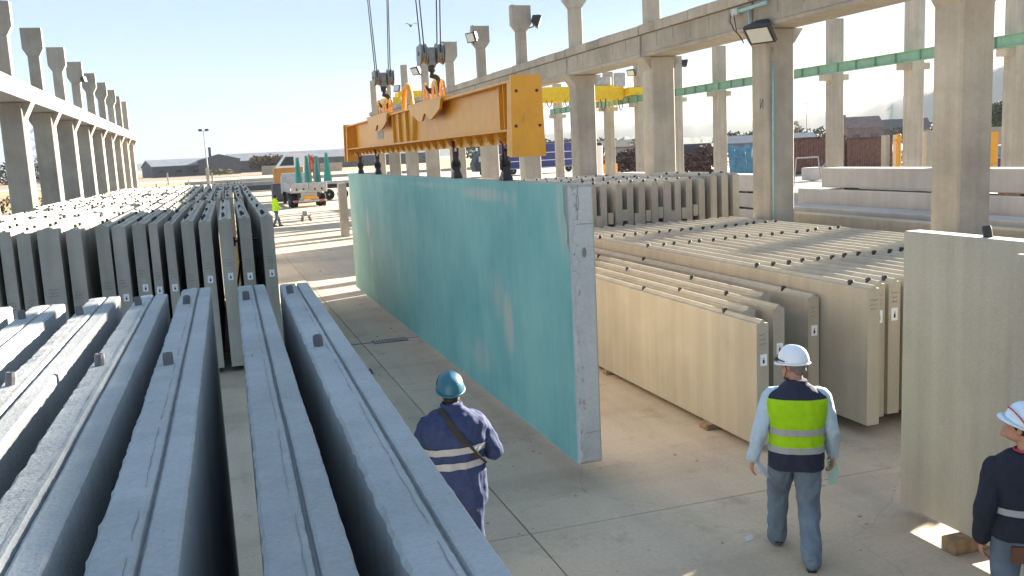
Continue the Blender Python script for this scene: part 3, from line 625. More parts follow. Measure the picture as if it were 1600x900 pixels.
# the big flat panel on the right and its neighbour
panel(5.71, 1.6, 4.87, .18, 2.48, .12, 'flat', 'conc_beige', 'large upright beige panel beside the men on the right', 'upright panels on the right edge', rot=0, anchors=[4.05], side=.5, ah=.1, ar=.035)
panel(5.49, 1.1, 4.0, .16, 2.44, .1, 'flat', 'conc_beige', 'upright beige panel cut by the right picture edge', 'upright panels on the right edge', rot=0, anchors=[2.0], side=.5, ah=.06, ar=.03)
single('timber_block', MB().box(5.52, 6.1, 5.62, 5.78, 0, .118, .008), M['wood'], 'timber block under the large upright panel beside the dark clothed man', 'timber block', 'timber blocks under panels')
for i in range(2): panel(7.75+.45*i, 7.25+.25*i, .98-.25*i, .16, 2.1, .1, 'low', 'conc_beige', f'added sun-blocking panel unseen behind the large beige panel, {ORD[i]} from its face', 'added sun-blocking panels behind the large upright one')  # unseen panels, added to keep the low sun off the yard floor
single('timber_block', MB().box(5.52, 6.1, 2.4, 2.56, 0, .098, .008), M['wood'], 'timber block under the near end of the upright panels at right', 'timber block', 'timber blocks under panels')
single('timber_block', MB().box(5.44, 5.9, 9.42, 9.6, 0, .078, .008), M['wood'], 'short timber block under the nearest low beige panel', 'timber block', 'timber blocks under panels')
for i, y in enumerate([12.5, 15.8]): single('timber_bearer', MB().box(5.5, 7.0, y, y+.12, 0, .078, .006), M['wood'], f'timber bearer under the five low beige panels, {["nearer", "farther"][i]} of two', 'timber bearer', 'timber bearers')
for i, y in enumerate([9.6, 13.0, 16.6]): single('timber_bearer', MB().box(6.95, 11.15, y, y+.14, 0, .148, .006), M['wood'], f'timber bearer under the long even stack, {ORD[i]} from the camera', 'timber bearer', 'timber bearers')
for i, (y, xa, xb, z) in enumerate([(.2,-2.3,.6,.098),(5.2,-2.3,.7,.098),(17.2,-4.6,1.05,.098),(22.6,-4.6,1.2,.098),(27,-4.6,1.4,.098),(31.5,-4.5,1.5,.098),(36,-4.2,1.7,.098),(43,-4.2,1.8,.098)]):
    single('timber_bearer', MB().box(xa, xb, y, y+.14, 0, z, .006), M['wood'], f'timber bearer on the ground under the left panels, {ORD[i]} from the camera', 'timber bearer', 'timber bearers')
for i, y in enumerate([19.2, 20.9]): single('timber_bearer', MB().box(6.85, 11.65, y, y+.14, 0, .098, .006), M['wood'], f'timber bearer under the tall end-on panels, {["nearer", "farther"][i]} of two', 'timber bearer', 'timber bearers')
panel(5.55, 41.3, .5, .34, 2.4, 0, 'flat', 'conc_col', 'lone concrete panel standing past the far end of the teal panel', None)
# wedges between foreground/left panels, dark braces
for i, (x, y) in enumerate([(.66, 17.2), (.34, 17.0)]):
    tt = thing('panel_clamp', f'dark steel clamp bracing the left row near the walkway, {["right", "left"][i]} gap', 'clamp', (x, y, 1.4))
    mb = MB(); mb.sweep([(x-.02,y,2.1),(x+.12,y,2.1)], .02, 8); mb.box(x, x+.05, y-.06, y+.06, 2.02, 2.18); part('clamp_bar', mb, M['dk_steel'], tt)
    mb = MB(); mb.sweep([(x,y,1.2),(x+.11,y+.3,1.7)], .018, 8); part('brace', mb, M['dk_steel'], tt)

# long pale beams stacked beyond the right columns
def long_beam(x0, x1, y0, y1, z0, z1, label, mat='conc_pale', c=.02):
    single('concrete_beam', MB().box(x0, x1, y0, y1, z0, z1, c), M[mat], label, 'concrete beam', 'pale beams stacked beyond the columns', loc=((x0+x1)/2, (y0+y1)/2, z0))
long_beam(14.02, 14.6, 8.2, 18.7, 2.24, 2.69, 'pale concrete beam on top of the pile right of the columns')
long_beam(14.0, 14.62, 7.8, 19.6, 1.72, 2.19, 'pale concrete beam second from the top of the right pile')
long_beam(13.98, 14.7, 8.0, 20.0, .9, 1.66, 'deep pale beam at the bottom of the right pile')
long_beam(13.0, 13.72, 9.0, 19.4, 1.28, 1.86, 'pale beam with sunlit top in front of the right pile')
long_beam(13.0, 13.7, 9.0, 19.2, .15, 1.22, 'lower pale beam in front of the right pile')
long_beam(12.35, 12.6, 9.6, 18.6, .1, 1.80, 'beige panel leaning just behind the second middle column', 'conc_beige')
long_beam(14.0, 14.6, 20.6, 30.5, 2.05, 2.5, 'pale beam on top of the farther pile beyond the columns')
long_beam(13.96, 14.62, 20.4, 30.7, 1.62, 2.0, 'pale beam second in the farther pile')
long_beam(13.98, 14.7, 20.8, 30.2, .2, 1.56, 'deep pale beam at the foot of the farther pile')
long_beam(13.1, 13.5, 20.4, 29.0, .2, 1.35, 'pale low beam before the farther pile')
k = 0
for (x, y, z0, z1) in [(14.05, 8.6, 2.195, 2.238), (14.05, 13, 2.195, 2.238), (14.05, 17.9, 2.195, 2.238), (14.05, 9, 1.662, 1.718), (14.05, 18, 1.662, 1.718), (13.1, 10, 1.222, 1.278), (13.1, 18, 1.222, 1.278), (14.1, 22, 2.002, 2.048), (14.1, 29, 2.002, 2.048), (14.1, 22.5, 1.562, 1.618), (14.1, 29, 1.562, 1.618)]:
    single('timber_spacer', MB().box(x, x+.45, y, y+.5 if k == 1 else y+.12, z0, z1), M['wood'], f'thin timber spacer between the pale beams, {ORD[k]} in the piles', 'timber spacer', 'spacers between pale beams'); k += 1
for i, (x, y, z) in enumerate([(16.3, 22.3, 0), (16.5, 23.6, 0), (16.2, 21.1, 0), (16.4, 22.9, .62), (16.3, 21.4, .62), (16.5, 23.2, 1.24), (16.3, 21.8, 1.24)]):
    single('concrete_block', MB().box(x, x+1.0, y, y+1.15, z, z+.6, .02), M['conc'] if i % 2 else M['conc_beige'], f'rough concrete block by the end of the right pile, {ORD[i]} of seven', 'concrete block', 'blocks at the end of the pale beams')
for i, (x, y, L, z) in enumerate([(7.4, 30.2, 8, 2.3), (8.1, 30.0, 8, 2.25), (8.8, 30.4, 8, 2.3), (9.5, 30.1, 8, 2.28), (10.2, 30.3, 8, 2.3)]):
    panel(x, y, L, .5, z, .1, 'flat', 'conc', f'thick grey panel behind the hanging teal panel, {ORD[i]} from the walkway', 'thick panels behind the teal panel')

# ------------------------------------------------------------------ the hanging teal panel
tp = thing('hanging_panel', 'large teal faced concrete panel hanging from the orange spreader beam', 'concrete panel', (3.45, 15.6, .3))
Y0, Y1, Z0, Z1, XA, XB = 8.22, 22.7, .30, 3.10, 3.30, 3.545
mb = MB()
mb.box(XA+.012, XB, Y0, Y1, Z0, Z1, .012); part('slab', mb, M['conc'], tp)
# teal skin of the formed face with ragged end edge
rnd2 = random.Random(5); n = 44; V = []; F = []
edge = []
for i in range(n+1):
    z = Z0+(Z1-Z0)*i/n; q = mnoise.fractal(Vector((z*5, 2.2, 0)), 1, 2, 4)
    off = .012+.02*abs(q)+(.20*max(0, (z-2.42)/.68)**.6 if z > 2.42 else 0)*(1+.5*q)
    edge.append((Y0+off, z))
F = []
V = [(XA-.003, y, z) for y, z in edge]+[(XA-.003, Y1-.01, z) for y, z in edge]+[(XA+.012, y, z) for y, z in edge]+[(XA+.012, Y1-.01, z) for y, z in edge]
m_ = n+1
for i in range(n):
    F += [(i, m_+i, m_+i+1, i+1), (i, i+1, 2*m_+i+1, 2*m_+i), (m_+i, 3*m_+i, 3*m_+i+1, m_+i+1)]
F += [(0, 2*m_, 3*m_, m_), (n, m_+n, 3*m_+n, 2*m_+n)]
mb = MB(); mb.add(V, F); part('teal_face', mb, M['teal'], tp)
# rough broken mortar along the near end
mb = MB(); nz, nx = 130, 16; V = []; F = []
for i in range(nz+1):
    z = Z0+.01+(Z1-Z0-.02)*i/nz
    for j in range(nx+1):
        x = XA+.006+(XB-XA-.012)*j/nx; e = (x-XA)/(XB-XA)
        b = .016*max(0, 1-e/.36) if True else 0
        q = mnoise.fractal(Vector((x*16, z*7, .3)), .8, 2, 5); q2 = mnoise.fractal(Vector((x*5, z*2.2, 4.3)), 1, 2, 4)
        y = Y0-.004-abs(q)*b*1.7-.0035*q2-(.012*max(0, q2-.1) if e < .34 else 0)
        if e < .3 and z > 2.75: y += .05*max(0, q2+.25)
        if i in (0, nz) or j in (0, nx): y = Y0+.012
        V.append((x, y, z))
for i in range(nz):
    for j in range(nx): F.append((i*(nx+1)+j, i*(nx+1)+j+1, (i+1)*(nx+1)+j+1, (i+1)*(nx+1)+j))
mb.add(V, F); part('rough_end_face', mb, M['mortar'], tp)
def lip(z0, z1, wmid, wvar, name, seed, n=150):
    V = []; F = []; m = 9
    for i in range(n+1):
        z = z0+(z1-z0)*i/n; wd = wmid+wvar*mnoise.fractal(Vector((z*3.1, seed, 0)), .9, 2, 5); wd = max(.012, wd)*(min(1, (i+1)/6)*min(1, (n-i+1)/6))
        for j in range(m+1):
            e = j/m; x = XA-.006+wd*e
            b = (.016*math.sin(math.pi*min(1, .25+e*.75)))*(.55+.9*abs(mnoise.fractal(Vector((x*22, z*9, seed)), .8, 2, 4)))
            V.append((x, Y0-.002-b*(1-e*.55) if j < m else Y0+.004, z))
        V[-(m+1)] = (XA-.007, Y0+.03+.02*abs(mnoise.noise(Vector((z*7, seed, 2)))), z)
    k = m+1
    for i in range(n):
        for j in range(m): F.append((i*k+j, i*k+j+1, (i+1)*k+j+1, (i+1)*k+j))
    mb = MB(); mb.add(V, F); return part(name, mb, M['mortar'], tp)
lip(Z0+.01, Z1-.01, .058, .05, 'mortar_lip', 3.7)
mb = MB()
for cz, cx in ((2.98, .075), (2.88, .06)):
    p = [(XA+cx+.012*mnoise.noise(Vector((k*.9, cz, 3))), cz-.12+.24*k/6) for k in range(7)]; mb.strokes(p, .006, 'y', Y0-.021)
mb.strokes([(XA+.05, 2.72), (XA+.24, 2.715)], .004, 'y', Y0-.012); mb.strokes([(XA+.06, .62), (XA+.24, .63)], .004, 'y', Y0-.012)
part('crack', mb, M['hairline'], tp)['kind'] = 'stuff'
mb = MB(); q = []
for k in range(15): a = 2*math.pi*k/15; q.append((XA+.125+.022*math.cos(a)*(1+.4*mnoise.noise(Vector((k, 1, 1)))), 2.44+.05*math.sin(a)*(1+.4*mnoise.noise(Vector((k, 4, 1))))))
mb.add([(x, Y0-.0125, z) for x, z in q], [tuple(range(15))]); part('damp_stain', mb, M['hairline'], tp)
mb = MB()
for i in range(26):
    z = rnd2.uniform(Z0+.1, Z1-.05); x = XA+rnd2.uniform(.01, .07); r = rnd2.uniform(.006, .02)
    mb.ball((x, Y0-.006, z), (r, r*.7, r*rnd2.uniform(.8, 2.2)), 7, 5)
part('mortar_crumbs', mb, M['conc_pale'], tp)['kind'] = 'stuff'

# ------------------------------------------------------------------ lifting gear
SB = thing('spreader_beam', 'orange steel spreader beam hanging over the teal panel', 'spreader beam', (3.43, 16.2, 3.4))
A0, A1, xc = 9.72, 22.6, 3.43
mb = MB(); mb.box(xc-.012, xc+.012, A0+.03, A1-.03, 3.70, 4.205); part('web', mb, M['orange'], SB)
mb = MB(); mb.box(xc-.13, xc+.13, A0+.03, A1-.03, 4.207, 4.235, .006); part('top_flange', mb, M['orange'], SB)
mb = MB(); mb.box(xc-.13, xc+.13, A0+.03, A1-.03, 3.67, 3.698, .006); part('bottom_flange', mb, M['orange'], SB)
for y0, y1 in ((A0-.02, A0+.028), (A1-.028, A1+.02)):
    mb = MB(); mb.rings([[(xc-.20,y0,3.38),(xc+.20,y0,3.38),(xc+.20,y1,3.38),(xc-.20,y1,3.38)], [(xc-.175,y0,4.27),(xc+.175,y0,4.27),(xc+.175,y1,4.27),(xc-.175,y1,4.27)]])
    ep = part('end_plate', mb, M['orange'], SB)
    for zx, zz in ((-.12, 4.10), (.12, 4.10), (-.14, 3.72), (.14, 3.72)): mb = MB(); mb.lathe([(.018, y0-.006), (.018, y0+.002)], (xc+zx, 0, zz), 10, 'Y'); part('bolt', mb, M['dk_red'], ep)
mb = MB()
for (ya) in (A0+.03, A1-.5):
    mb = MB(); mb.hexa([(xc-.20, ya, 3.38), (xc-.19, ya, 3.38), (xc-.19, ya+.13, 3.40), (xc-.20, ya+.13, 3.40)], [(xc-.175, ya, 4.2), (xc-.165, ya, 4.2), (xc-.165, ya+.1, 4.2), (xc-.175, ya+.1, 4.2)])
    part('side_cheek', mb, M['orange'], SB)
# bottom lug rail and its triangular gussets
mb = MB(); mb.box(xc-.012, xc+.012, A0+.05, A1-.1, 3.53, 3.668); part('lug_rail', mb, M['orange'], SB)
gm = MB(); gm.rings([[(-.125, -.006, .138), (-.0125, -.006, .138), (-.0125, -.006, .0), (-.03, -.006, .0)], [(-.125, .006, .138), (-.0125, .006, .138), (-.0125, .006, 0), (-.03, .006, 0)]])
gme = gm.mesh('gusset'); gme.materials.append(M['orange'])
for k in range(26): link('gusset', gme, None, SB, None, (xc-3.43, A0+.3+.49*k-16.2, 3.531-3.4))
hm_ = MB(); hm_.lathe([(.016, -.001), (.016, .0005)], (0, 0, 0), 8, 'X'); hme = hm_.mesh('rail_hole'); hme.materials.append(M['ink'])
for k in range(50):
    if k % 2 == 0 or True: link('rail_hole', hme, None, SB, None, (-.0135, A0+.22+.245*k+.06-16.2, 3.59-3.4)).scale = (1, .5, 1.3)
# web stiffeners near the near end, saddles, centre box
mb = MB()
for y in (A0+.45, A0+.62, A1-.5, A1-.9): mb = MB(); mb.box(xc-.12, xc-.0125, y, y+.014, 3.70, 4.205); part('stiffener', mb, M['orange'], SB)
mb = MB()
for sx in (-1, 1):
    mb = MB(); a = xc+sx*.013; b = xc+sx*.075
    mb.rings([[(a,15.35,3.70),(a,16.95,3.70),(a,17.2,4.205),(a,15.1,4.205)], [(b,15.4,3.70),(b,16.9,3.70),(b,17.12,4.205),(b,15.18,4.205)]])
    part('centre_box', mb, M['orange'], SB)
mb = MB()
for y in (15.6, 16.2, 16.75): mb = MB(); mb.box(xc-.125, xc-.076, y, y+.014, 3.70, 4.205); part('centre_rib', mb, M['orange'], SB)
for yc in (13.95, 18.05):
    mb = MB()
    for sx in (-1, 1):
        mb = MB(); a = xc+sx*.131; b = xc+sx*.17
        P_ = [(yc-1.05, 4.24), (yc-.95, 4.10), (yc-.45, 3.98), (yc-.22, 3.98), (yc-.05, 4.08), (yc+.05, 4.08), (yc+.22, 3.98), (yc+.45, 3.98), (yc+1.05, 4.15), (yc+1.1, 4.24)]
        mb.rings([[(a, y, z) for y, z in P_], [(b, y, z) for y, z in P_]])
        sdl = part('saddle_plate', mb, M['orange'], SB)
    mb = MB(); mb.box(xc-.175, xc+.175, yc-1.1, yc+1.15, 4.237, 4.275, .006); part('saddle_top', mb, M['orange'], sdl)
    for dy in (-.3, .3):
        for dx in (-.06, .06):
            mb = MB(); y = yc+dy
            o_ = [(y-.17, 4.276), (y-.15, 4.42), (y-.1, 4.53), (y, 4.57), (y+.1, 4.53), (y+.15, 4.42), (y+.17, 4.276)]
            i_ = [(y-.09, 4.276), (y-.085, 4.40), (y-.055, 4.46), (y, 4.485), (y+.055, 4.46), (y+.085, 4.40), (y+.09, 4.276)]
            for s_ in range(6):
                mb.rings([[(xc+dx-.012, *o_[s_]), (xc+dx-.012, *o_[s_+1]), (xc+dx-.012, *i_[s_+1]), (xc+dx-.012, *i_[s_])], [(xc+dx+.012, *o_[s_]), (xc+dx+.012, *o_[s_+1]), (xc+dx+.012, *i_[s_+1]), (xc+dx+.012, *i_[s_])]])
            part('lifting_eye', mb, M['orange'], SB)
mb = MB(); mb.sweep([(xc, 15.55, 4.24), (xc, 15.62, 4.5), (xc, 15.75, 4.62), (xc, 15.9, 4.66), (xc, 16.05, 4.62), (xc, 16.2, 4.5), (xc, 16.27, 4.24)], [.045]*7, 10); part('centre_loop', mb, M['orange'], SB)
mb = MB(); mb.box(xc-.018, xc-.0125, 18.3, 18.95, 3.82, 3.98); part('rating_plate', mb, M['off_white'], SB)
mb = MB(); mb.strokes([(18.72,4.06),(18.72,4.18),(18.6,4.18)], .03, 'x', xc-.014); part('painted_mark', mb, M['ink_faint'], SB)
# hook blocks with cables
for i, (yc, lab) in enumerate([(14.0, 'grey hook block with two sheaves over the near end of the orange beam'), (18.0, 'grey hook block with two sheaves over the far end of the orange beam')]):
    hb = thing('hook_block', lab, 'hook block', (xc, yc, 4.55), 'hook blocks over the spreader beam'); zc = 4.98
    for sx in (-1, 1):
        mb = MB(); mb.lathe([(.02,-.05),(.15,-.05),(.155,-.04),(.155,-.03),(.138,-.018),(.138,.018),(.155,.03),(.155,.04),(.15,.05),(.02,.05)], (xc+sx*.125, yc, zc), 26, 'X'); sh = part('sheave', mb, M['steel'], hb, smooth=False)
        mb = MB(); mb.rings([[(xc+sx*.180, yc+.168*math.cos(a), zc+.168*math.sin(a)) for a in [k*math.pi/10+math.pi for k in range(11)]]+[(xc+sx*.180, yc+.15, zc+.12), (xc+sx*.180, yc-.15, zc+.12)], [(xc+sx*.190, yc+.168*math.cos(a), zc+.168*math.sin(a)) for a in [k*math.pi/10+math.pi for k in range(11)]]+[(xc+sx*.190, yc+.15, zc+.12), (xc+sx*.190, yc-.15, zc+.12)]]); part('cheek_plate', mb, M['steel'], sh)
    mb = MB(); mb.lathe([(.03, -.20), (.03, .20)], (xc, yc, zc), 12, 'X'); part('axle', mb, M['dk_steel'], hb)
    mb = MB(); mb.box(xc-.068, xc+.068, yc-.06, yc+.06, zc-.19, zc+.09, .02); part('crosshead', mb, M['steel'], hb)
    mb = MB(); mb.lathe([(.05,-.22),(.06,-.2),(.06,-.1),(.05,-.08)], (xc, yc, zc-.05), 14); part('swivel_nut', mb, M['dk_steel'], hb)
    mb = MB(); hk = []; rr_ = []
    hk = [(xc, yc, zc-.2), (xc, yc, zc-.3)]; rr_ = [.032, .034]
    for k in range(11):
        a = R(100-k*26.5); hk.append((xc+.115*math.cos(a), yc, zc-.45+.115*math.sin(a))); rr_.append(.034+.018*math.sin(math.pi*k/10)-(.016 if k > 8 else 0))
    mb.sweep(hk, rr_, 12); part('hook', mb, M['dk_steel'], hb, smooth=True)
    for j, (dx, dy, tx, ty) in enumerate([(-.135,-.15,-.22,-.15), (-.115,.15,-.1,.4), (.115,-.15,.1,-.4), (.135,.15,.25,.15)]):
        mb = MB(); mb.tube((xc+dx, yc+dy, zc), (xc+dx+tx, yc+dy+ty, 9.6), .010, n=6); part('wire_rope', mb, M['cable'], hb, smooth=True)
# clutches between beam and panel
for i, y in enumerate([21.5, 19.25, 12.88, 10.58]):
    lc = thing('lifting_clutch', f'dark lifting clutch and shackle on the teal panel, {ORD[3-i]} from its near end', 'lifting clutch', (xc, y, 3.1), 'lifting clutches on the teal panel')
    mb = MB(); mb.lathe([(.04,-.06),(.04,.06)], (xc, y, 3.59), 10, 'X'); sk = part('shackle_pin', mb, M['dk_red'], lc)
    for sx in (-1, 1): mb = MB(); mb.box(xc+sx*.03-.012, xc+sx*.03+.012, y-.028, y+.028, 3.41, 3.62, .004); part('shackle_arm', mb, M['dk_red'], sk)
    mb = MB(); mb.torus((xc, y, 3.37), .062, .027, 'X', 16, 8, 1.3); part('chain_link', mb, M['dk_steel'], lc, smooth=True); mb = MB(); mb.torus((xc, y, 3.29), .05, .024, 'Y', 14, 8, 1.3); part('chain_link', mb, M['dk_steel'], lc, smooth=True)
    mb = MB(); mb.rings([[(xc-.065,y-.08,3.09),(xc+.065,y-.08,3.09),(xc+.065,y+.08,3.09),(xc-.065,y+.08,3.09)],[(xc-.06,y-.075,3.14),(xc+.06,y-.075,3.14),(xc+.06,y+.075,3.14),(xc-.06,y+.075,3.14)],[(xc-.045,y-.045,3.2),(xc+.045,y-.045,3.2),(xc+.045,y+.045,3.2),(xc-.045,y+.045,3.2)],[(xc-.025,y-.032,3.28),(xc+.025,y-.032,3.28),(xc+.025,y+.032,3.28),(xc-.025,y+.032,3.28)]]); part('clutch_body', mb, M['dk_steel'], lc)
# ------------------------------------------------------------------ yellow bridge crane on the far runway
yc_ = thing('bridge_crane', 'yellow bridge crane with festoon cables resting on the green girders', 'bridge crane', (19.5, 58, 6.4))
mb = MB(); mb.box(11.9, 27.4, 57.7, 58.1, 6.55, 7.5, .01); part('main_girder', mb, M['yellow'], yc_)
mb = MB(); mb.box(12.0, 27.2, 59.0, 59.4, 6.55, 7.5, .01); part('rear_girder', mb, M['yellow'], yc_)
mb = MB(); mb.box(27.45, 28.6, 56.9, 60.2, 6.78, 7.3, .03); part('end_carriage', mb, M['yellow'], yc_)
mb = MB(); mb.box(10.98, 11.9, 56.9, 60.2, 6.6, 7.1, .03); part('end_carriage', mb, M['yellow'], yc_)
mb = MB(); mb.box(25.2, 26.6, 57.9, 59.2, 7.5, 8.1, .05); part('trolley', mb, M['off_white'], yc_)
mb = MB(); mb.box(26.6, 27.3, 57.2, 57.6, 7.4, 8.3, .03); part('control_cabinet', mb, M['off_white'], yc_)
for k in range(16):
    x = 20.4+k*.43; mb = MB(); d_ = .45+.35*(k > 9)
    mb.sweep([(x, 57.5, 6.62), (x+.1, 57.5, 6.62-d_*.8), (x+.2, 57.5, 6.62-d_), (x+.3, 57.5, 6.62-d_*.8), (x+.4, 57.5, 6.62)], .03, 6); part('festoon_cable', mb, M['yellow'] if k % 3 else M['black'], yc_)
mb = MB(); H_ = .46; x0 = 23.95; z0 = 6.72
mb.strokes([(x0,z0+H_*.78),(x0+.12,z0+H_),(x0+.12,z0)], .06, 'y', 57.695); mb.strokes([(x0+.02,z0),(x0+.24,z0)], .05, 'y', 57.694)
x0 += .36; mb.strokes([(x0,z0+H_*.75),(x0+.05,z0+H_*.96),(x0+.17,z0+H_),(x0+.26,z0+H_*.85),(x0+.24,z0+H_*.6),(x0,z0+.02),(x0+.3,z0+.02)], .06, 'y', 57.695)
part('painted_number', mb, M['ink'], yc_)

# ------------------------------------------------------------------ vehicles
def wheel(parent, x, y, r, w, axis='X'):
    mb = MB(); mb.lathe([(r*.55,-w/2),(r*.92,-w/2),(r,-w*.35),(r,w*.35),(r*.92,w/2),(r*.55,w/2)], (x, y, r), 22, axis); o = part('wheel', mb, M['tyre'], parent)
    mb = MB(); mb.lathe([(.03,-w*.51),(r*.5,-w*.48),(r*.56,-w*.3),(r*.56,w*.3),(r*.5,w*.48),(.03,w*.51)], (x, y, r), 16, axis); part('rim', mb, M['galv'], o)
tr = thing('flatbed_truck', 'grey flatbed truck seen from behind with dropped white tail board', 'truck', (7.2, 72, 0))
mb = MB(); mb.box(5.85, 8.55, 70.2, 79, 1.12, 1.26, .02); part('load_deck', mb, M['off_white'], tr)
for i, (a, b) in enumerate([(5.9, 7.18), (7.24, 8.52)]):
    mb = MB(); mb.box(a, b, 70.12, 70.18, 1.27, 1.86, .01); tb = part('tail_board', mb, M['off_white'], tr)
    mb = MB()
    for q in (.35, .85): mb.box(a+q, a+q+.12, 70.09, 70.12, 1.3, 1.45)
    part('board_latch', mb, M['black'], tb)
for x in (5.84, 8.56): mb = MB(); mb.box(x-.02, x+.02, 70.2, 78.8, 1.27, 1.8, .008); part('side_board', mb, M['off_white'], tr)
mb = MB(); mb.box(6.4, 6.6, 70.3, 80.5, .75, 1.118); mb.box(7.8, 8.0, 70.3, 80.5, .75, 1.118); mb.box(6.6, 7.8, 70.35, 70.5, .8, 1.1); part('chassis', mb, M['black'], tr)
mb = MB(); mb.box(6.0, 8.4, 70.2, 70.3, .42, .56, .01); part('bumper', mb, M['off_white'], tr)
mb = MB(); mb.box(6.8, 7.75, 70.24, 70.3, .62, .86, .005); part('orange_plate', mb, M['orange'], tr)
mb = MB(); mb.box(6.5, 7.9, 70.31, 70.34, .58, 1.1, .005); part('rear_panel', mb, M['off_white'], tr)
for x in (6.05, 7.95): mb = MB(); mb.box(x, x+.35, 70.185, 70.2, .44, .54); part('tail_light', mb, M['red'], tr)
for y in (71.5, 72.9, 78.6):
    for x in (6.0, 6.3, 8.1, 8.4) if y < 75 else (6.05, 8.35): wheel(tr, x, y, .5, .27)
mb = MB(); mb.rings([[(6.0,79.4,.8),(8.4,79.4,.8),(8.4,81.3,.8),(6.0,81.3,.8)],[(6.0,79.4,2.0),(8.4,79.4,2.0),(8.4,81.3,2.0),(6.0,81.3,2.0)],[(6.1,79.45,2.5),(8.3,79.45,2.5),(8.3,80.9,2.5),(6.1,80.9,2.5)]]); part('cab', mb, M['off_white'], tr)
def a_frame(x, y, z0, z1, w, lab, grp):
    t = thing('a_frame_rack', lab, 'panel rack', (x, y, z0), grp)
    for sx in (-1, 1):
        mb = MB(); mb.rings([[(x+sx*w-.07,y-.07,z0),(x+sx*w+.07,y-.07,z0),(x+sx*w+.07,y+.07,z0),(x+sx*w-.07,y+.07,z0)],[(x+sx*.06-.05,y-.05,z1),(x+sx*.06+.05,y-.05,z1),(x+sx*.06+.05,y+.05,z1),(x+sx*.06-.05,y+.05,z1)]]); part('rack_leg', mb, M['teal_paint'], t)
    mb = MB(); mb.rings([[(x-w,y+.08,z0),(x+w,y+.08,z0),(x+w,y+.12,z0),(x-w,y+.12,z0)],[(x-.05,y+.08,z1-.05),(x+.05,y+.08,z1-.05),(x+.05,y+.12,z1-.05),(x-.05,y+.12,z1-.05)]]); part('rack_plate', mb, M['teal_paint'], t)
for i, (x, y, z1) in enumerate([(6.62, 71.2, 3.75), (7.28, 71.0, 3.85), (8.05, 71.4, 3.8)]): a_frame(x, y, 1.275, z1, .24, f'teal tapered panel rack on the flatbed truck, {["left", "middle", "right"][i]} of three', 'teal racks on the truck')
mb = MB(); mb.box(5.75, 8.3, 84, 86.2, 1.55, 2.95, .03); single('orange_container', mb, M['orange_dull'], 'orange steel box standing behind the flatbed truck', 'container', loc=(6.8, 85, 1.55))
mb = MB(); mb.box(5.5, 8.1, 83.9, 86.3, 0, 1.53, .03); single('container_plinth', mb, M['shed_dark'], 'dark plinth under the orange steel box', 'plinth', loc=(6.8, 85, 0))
ft = thing('flatbed_trailer', 'low flatbed trailer with dark chassis right of the flatbed truck', 'trailer', (11.5, 82, 0))
mb = MB(); mb.box(8.9, 14.6, 80.8, 83.2, 1.38, 1.62, .02); part('load_deck', mb, M['galv'], ft)
mb = MB(); mb.box(9.2, 14.4, 81.5, 82.4, 1.0, 1.378); part('chassis', mb, M['black'], ft)
for x in (10.0, 11.2, 12.4): wheel(ft, x, 81.0, .48, .3, 'Y')
a_frame(10.05, 81.4, 1.64, 4.1, .3, 'single teal panel rack on the low flatbed trailer', None)
cabt = thing('white_truck', 'white lorry cab parked beyond the orange steel box', 'truck', (8.3, 104, 0)); cabt.location = (9.2, 108, 0)
mb = MB(); mb.rings([[(6.6,99,1.0),(6.6,101.4,1.0),(9.9,101.4,1.0),(9.9,99,1.0)],[(6.3,99,1.9),(6.3,101.4,1.9),(9.9,101.4,1.9),(9.9,99,1.9)],[(6.5,99,3.0),(6.5,101.4,3.0),(9.9,101.4,3.0),(9.9,99,3.0)],[(7.6,99.05,4.35),(7.6,101.35,4.35),(9.9,101.35,4.35),(9.9,99.05,4.35)]]); part('cab', mb, M['white_paint'], cabt)
mb = MB(); mb.rings([[(6.75,98.985,3.05),(8.3,98.985,3.05),(8.3,99,3.05),(6.75,99,3.05)],[(7.45,98.985,4.0),(8.3,98.985,4.0),(8.3,99,4.0),(7.45,99,4.0)]]); part('side_window', mb, M['glass'], cabt)
for x in (7.4, 9.3): wheel(cabt, x, 99.2, .52, .3, 'Y')
mb = MB(); mb.box(6.45, 9.9, 99.2, 101.2, .55, .998); part('chassis', mb, M['black'], cabt)
rf = thing('red_rack', 'red steel rack stack beside the white lorry cab', 'steel rack', (11, 98, 0))
for k in range(4): mb = MB(); mb.box(10.3+.3*k, 10.45+.3*k, 97.8, 98.0, 0, 3.9-.15*k); part('upright', mb, M['red'], rf)
for z in (1.2, 2.4, 3.5): mb = MB(); mb.box(10.3, 11.4, 98.01, 98.1, z, z+.18); part('cross_bar', mb, M['red'], rf)
bt = thing('trailer_truck', 'articulated lorry with a long blue curtain trailer beyond the columns', 'truck', (46, 130, 0))
mb = MB(); mb.box(41.4, 54.6, 128.8, 131.3, .95, 4.27, .04); part('curtain_body', mb, M['blue_tarp'], bt)
mb = MB(); mb.box(41.3, 54.7, 128.75, 131.35, .75, .945); part('chassis', mb, M['galv'], bt)
mb = MB(); mb.rings([[(37.3,128.9,.7),(37.3,131.2,.7),(40.6,131.2,.7),(40.6,128.9,.7)],[(37.0,128.9,1.8),(37.0,131.2,1.8),(40.6,131.2,1.8),(40.6,128.9,1.8)],[(37.6,128.9,3.0),(37.6,131.2,3.0),(40.6,131.2,3.0),(40.6,128.9,3.0)],[(38.7,129,3.9),(38.7,131.1,3.9),(40.5,131.1,3.9),(40.5,129,3.9)]]); part('cab', mb, M['shed_dark'], bt)
mb = MB(); mb.box(37.75, 39.2, 128.88, 128.897, 2.1, 2.9); part('side_window', mb, M['lamp_glass'], bt)
for x in (38.4, 43, 50.5, 51.8, 53.1): wheel(bt, x, 129.1, .52, .32, 'Y')
rl = thing('white_railing', 'white tube railing in front of the blue curtain trailer', 'railing', (47, 120, 0))
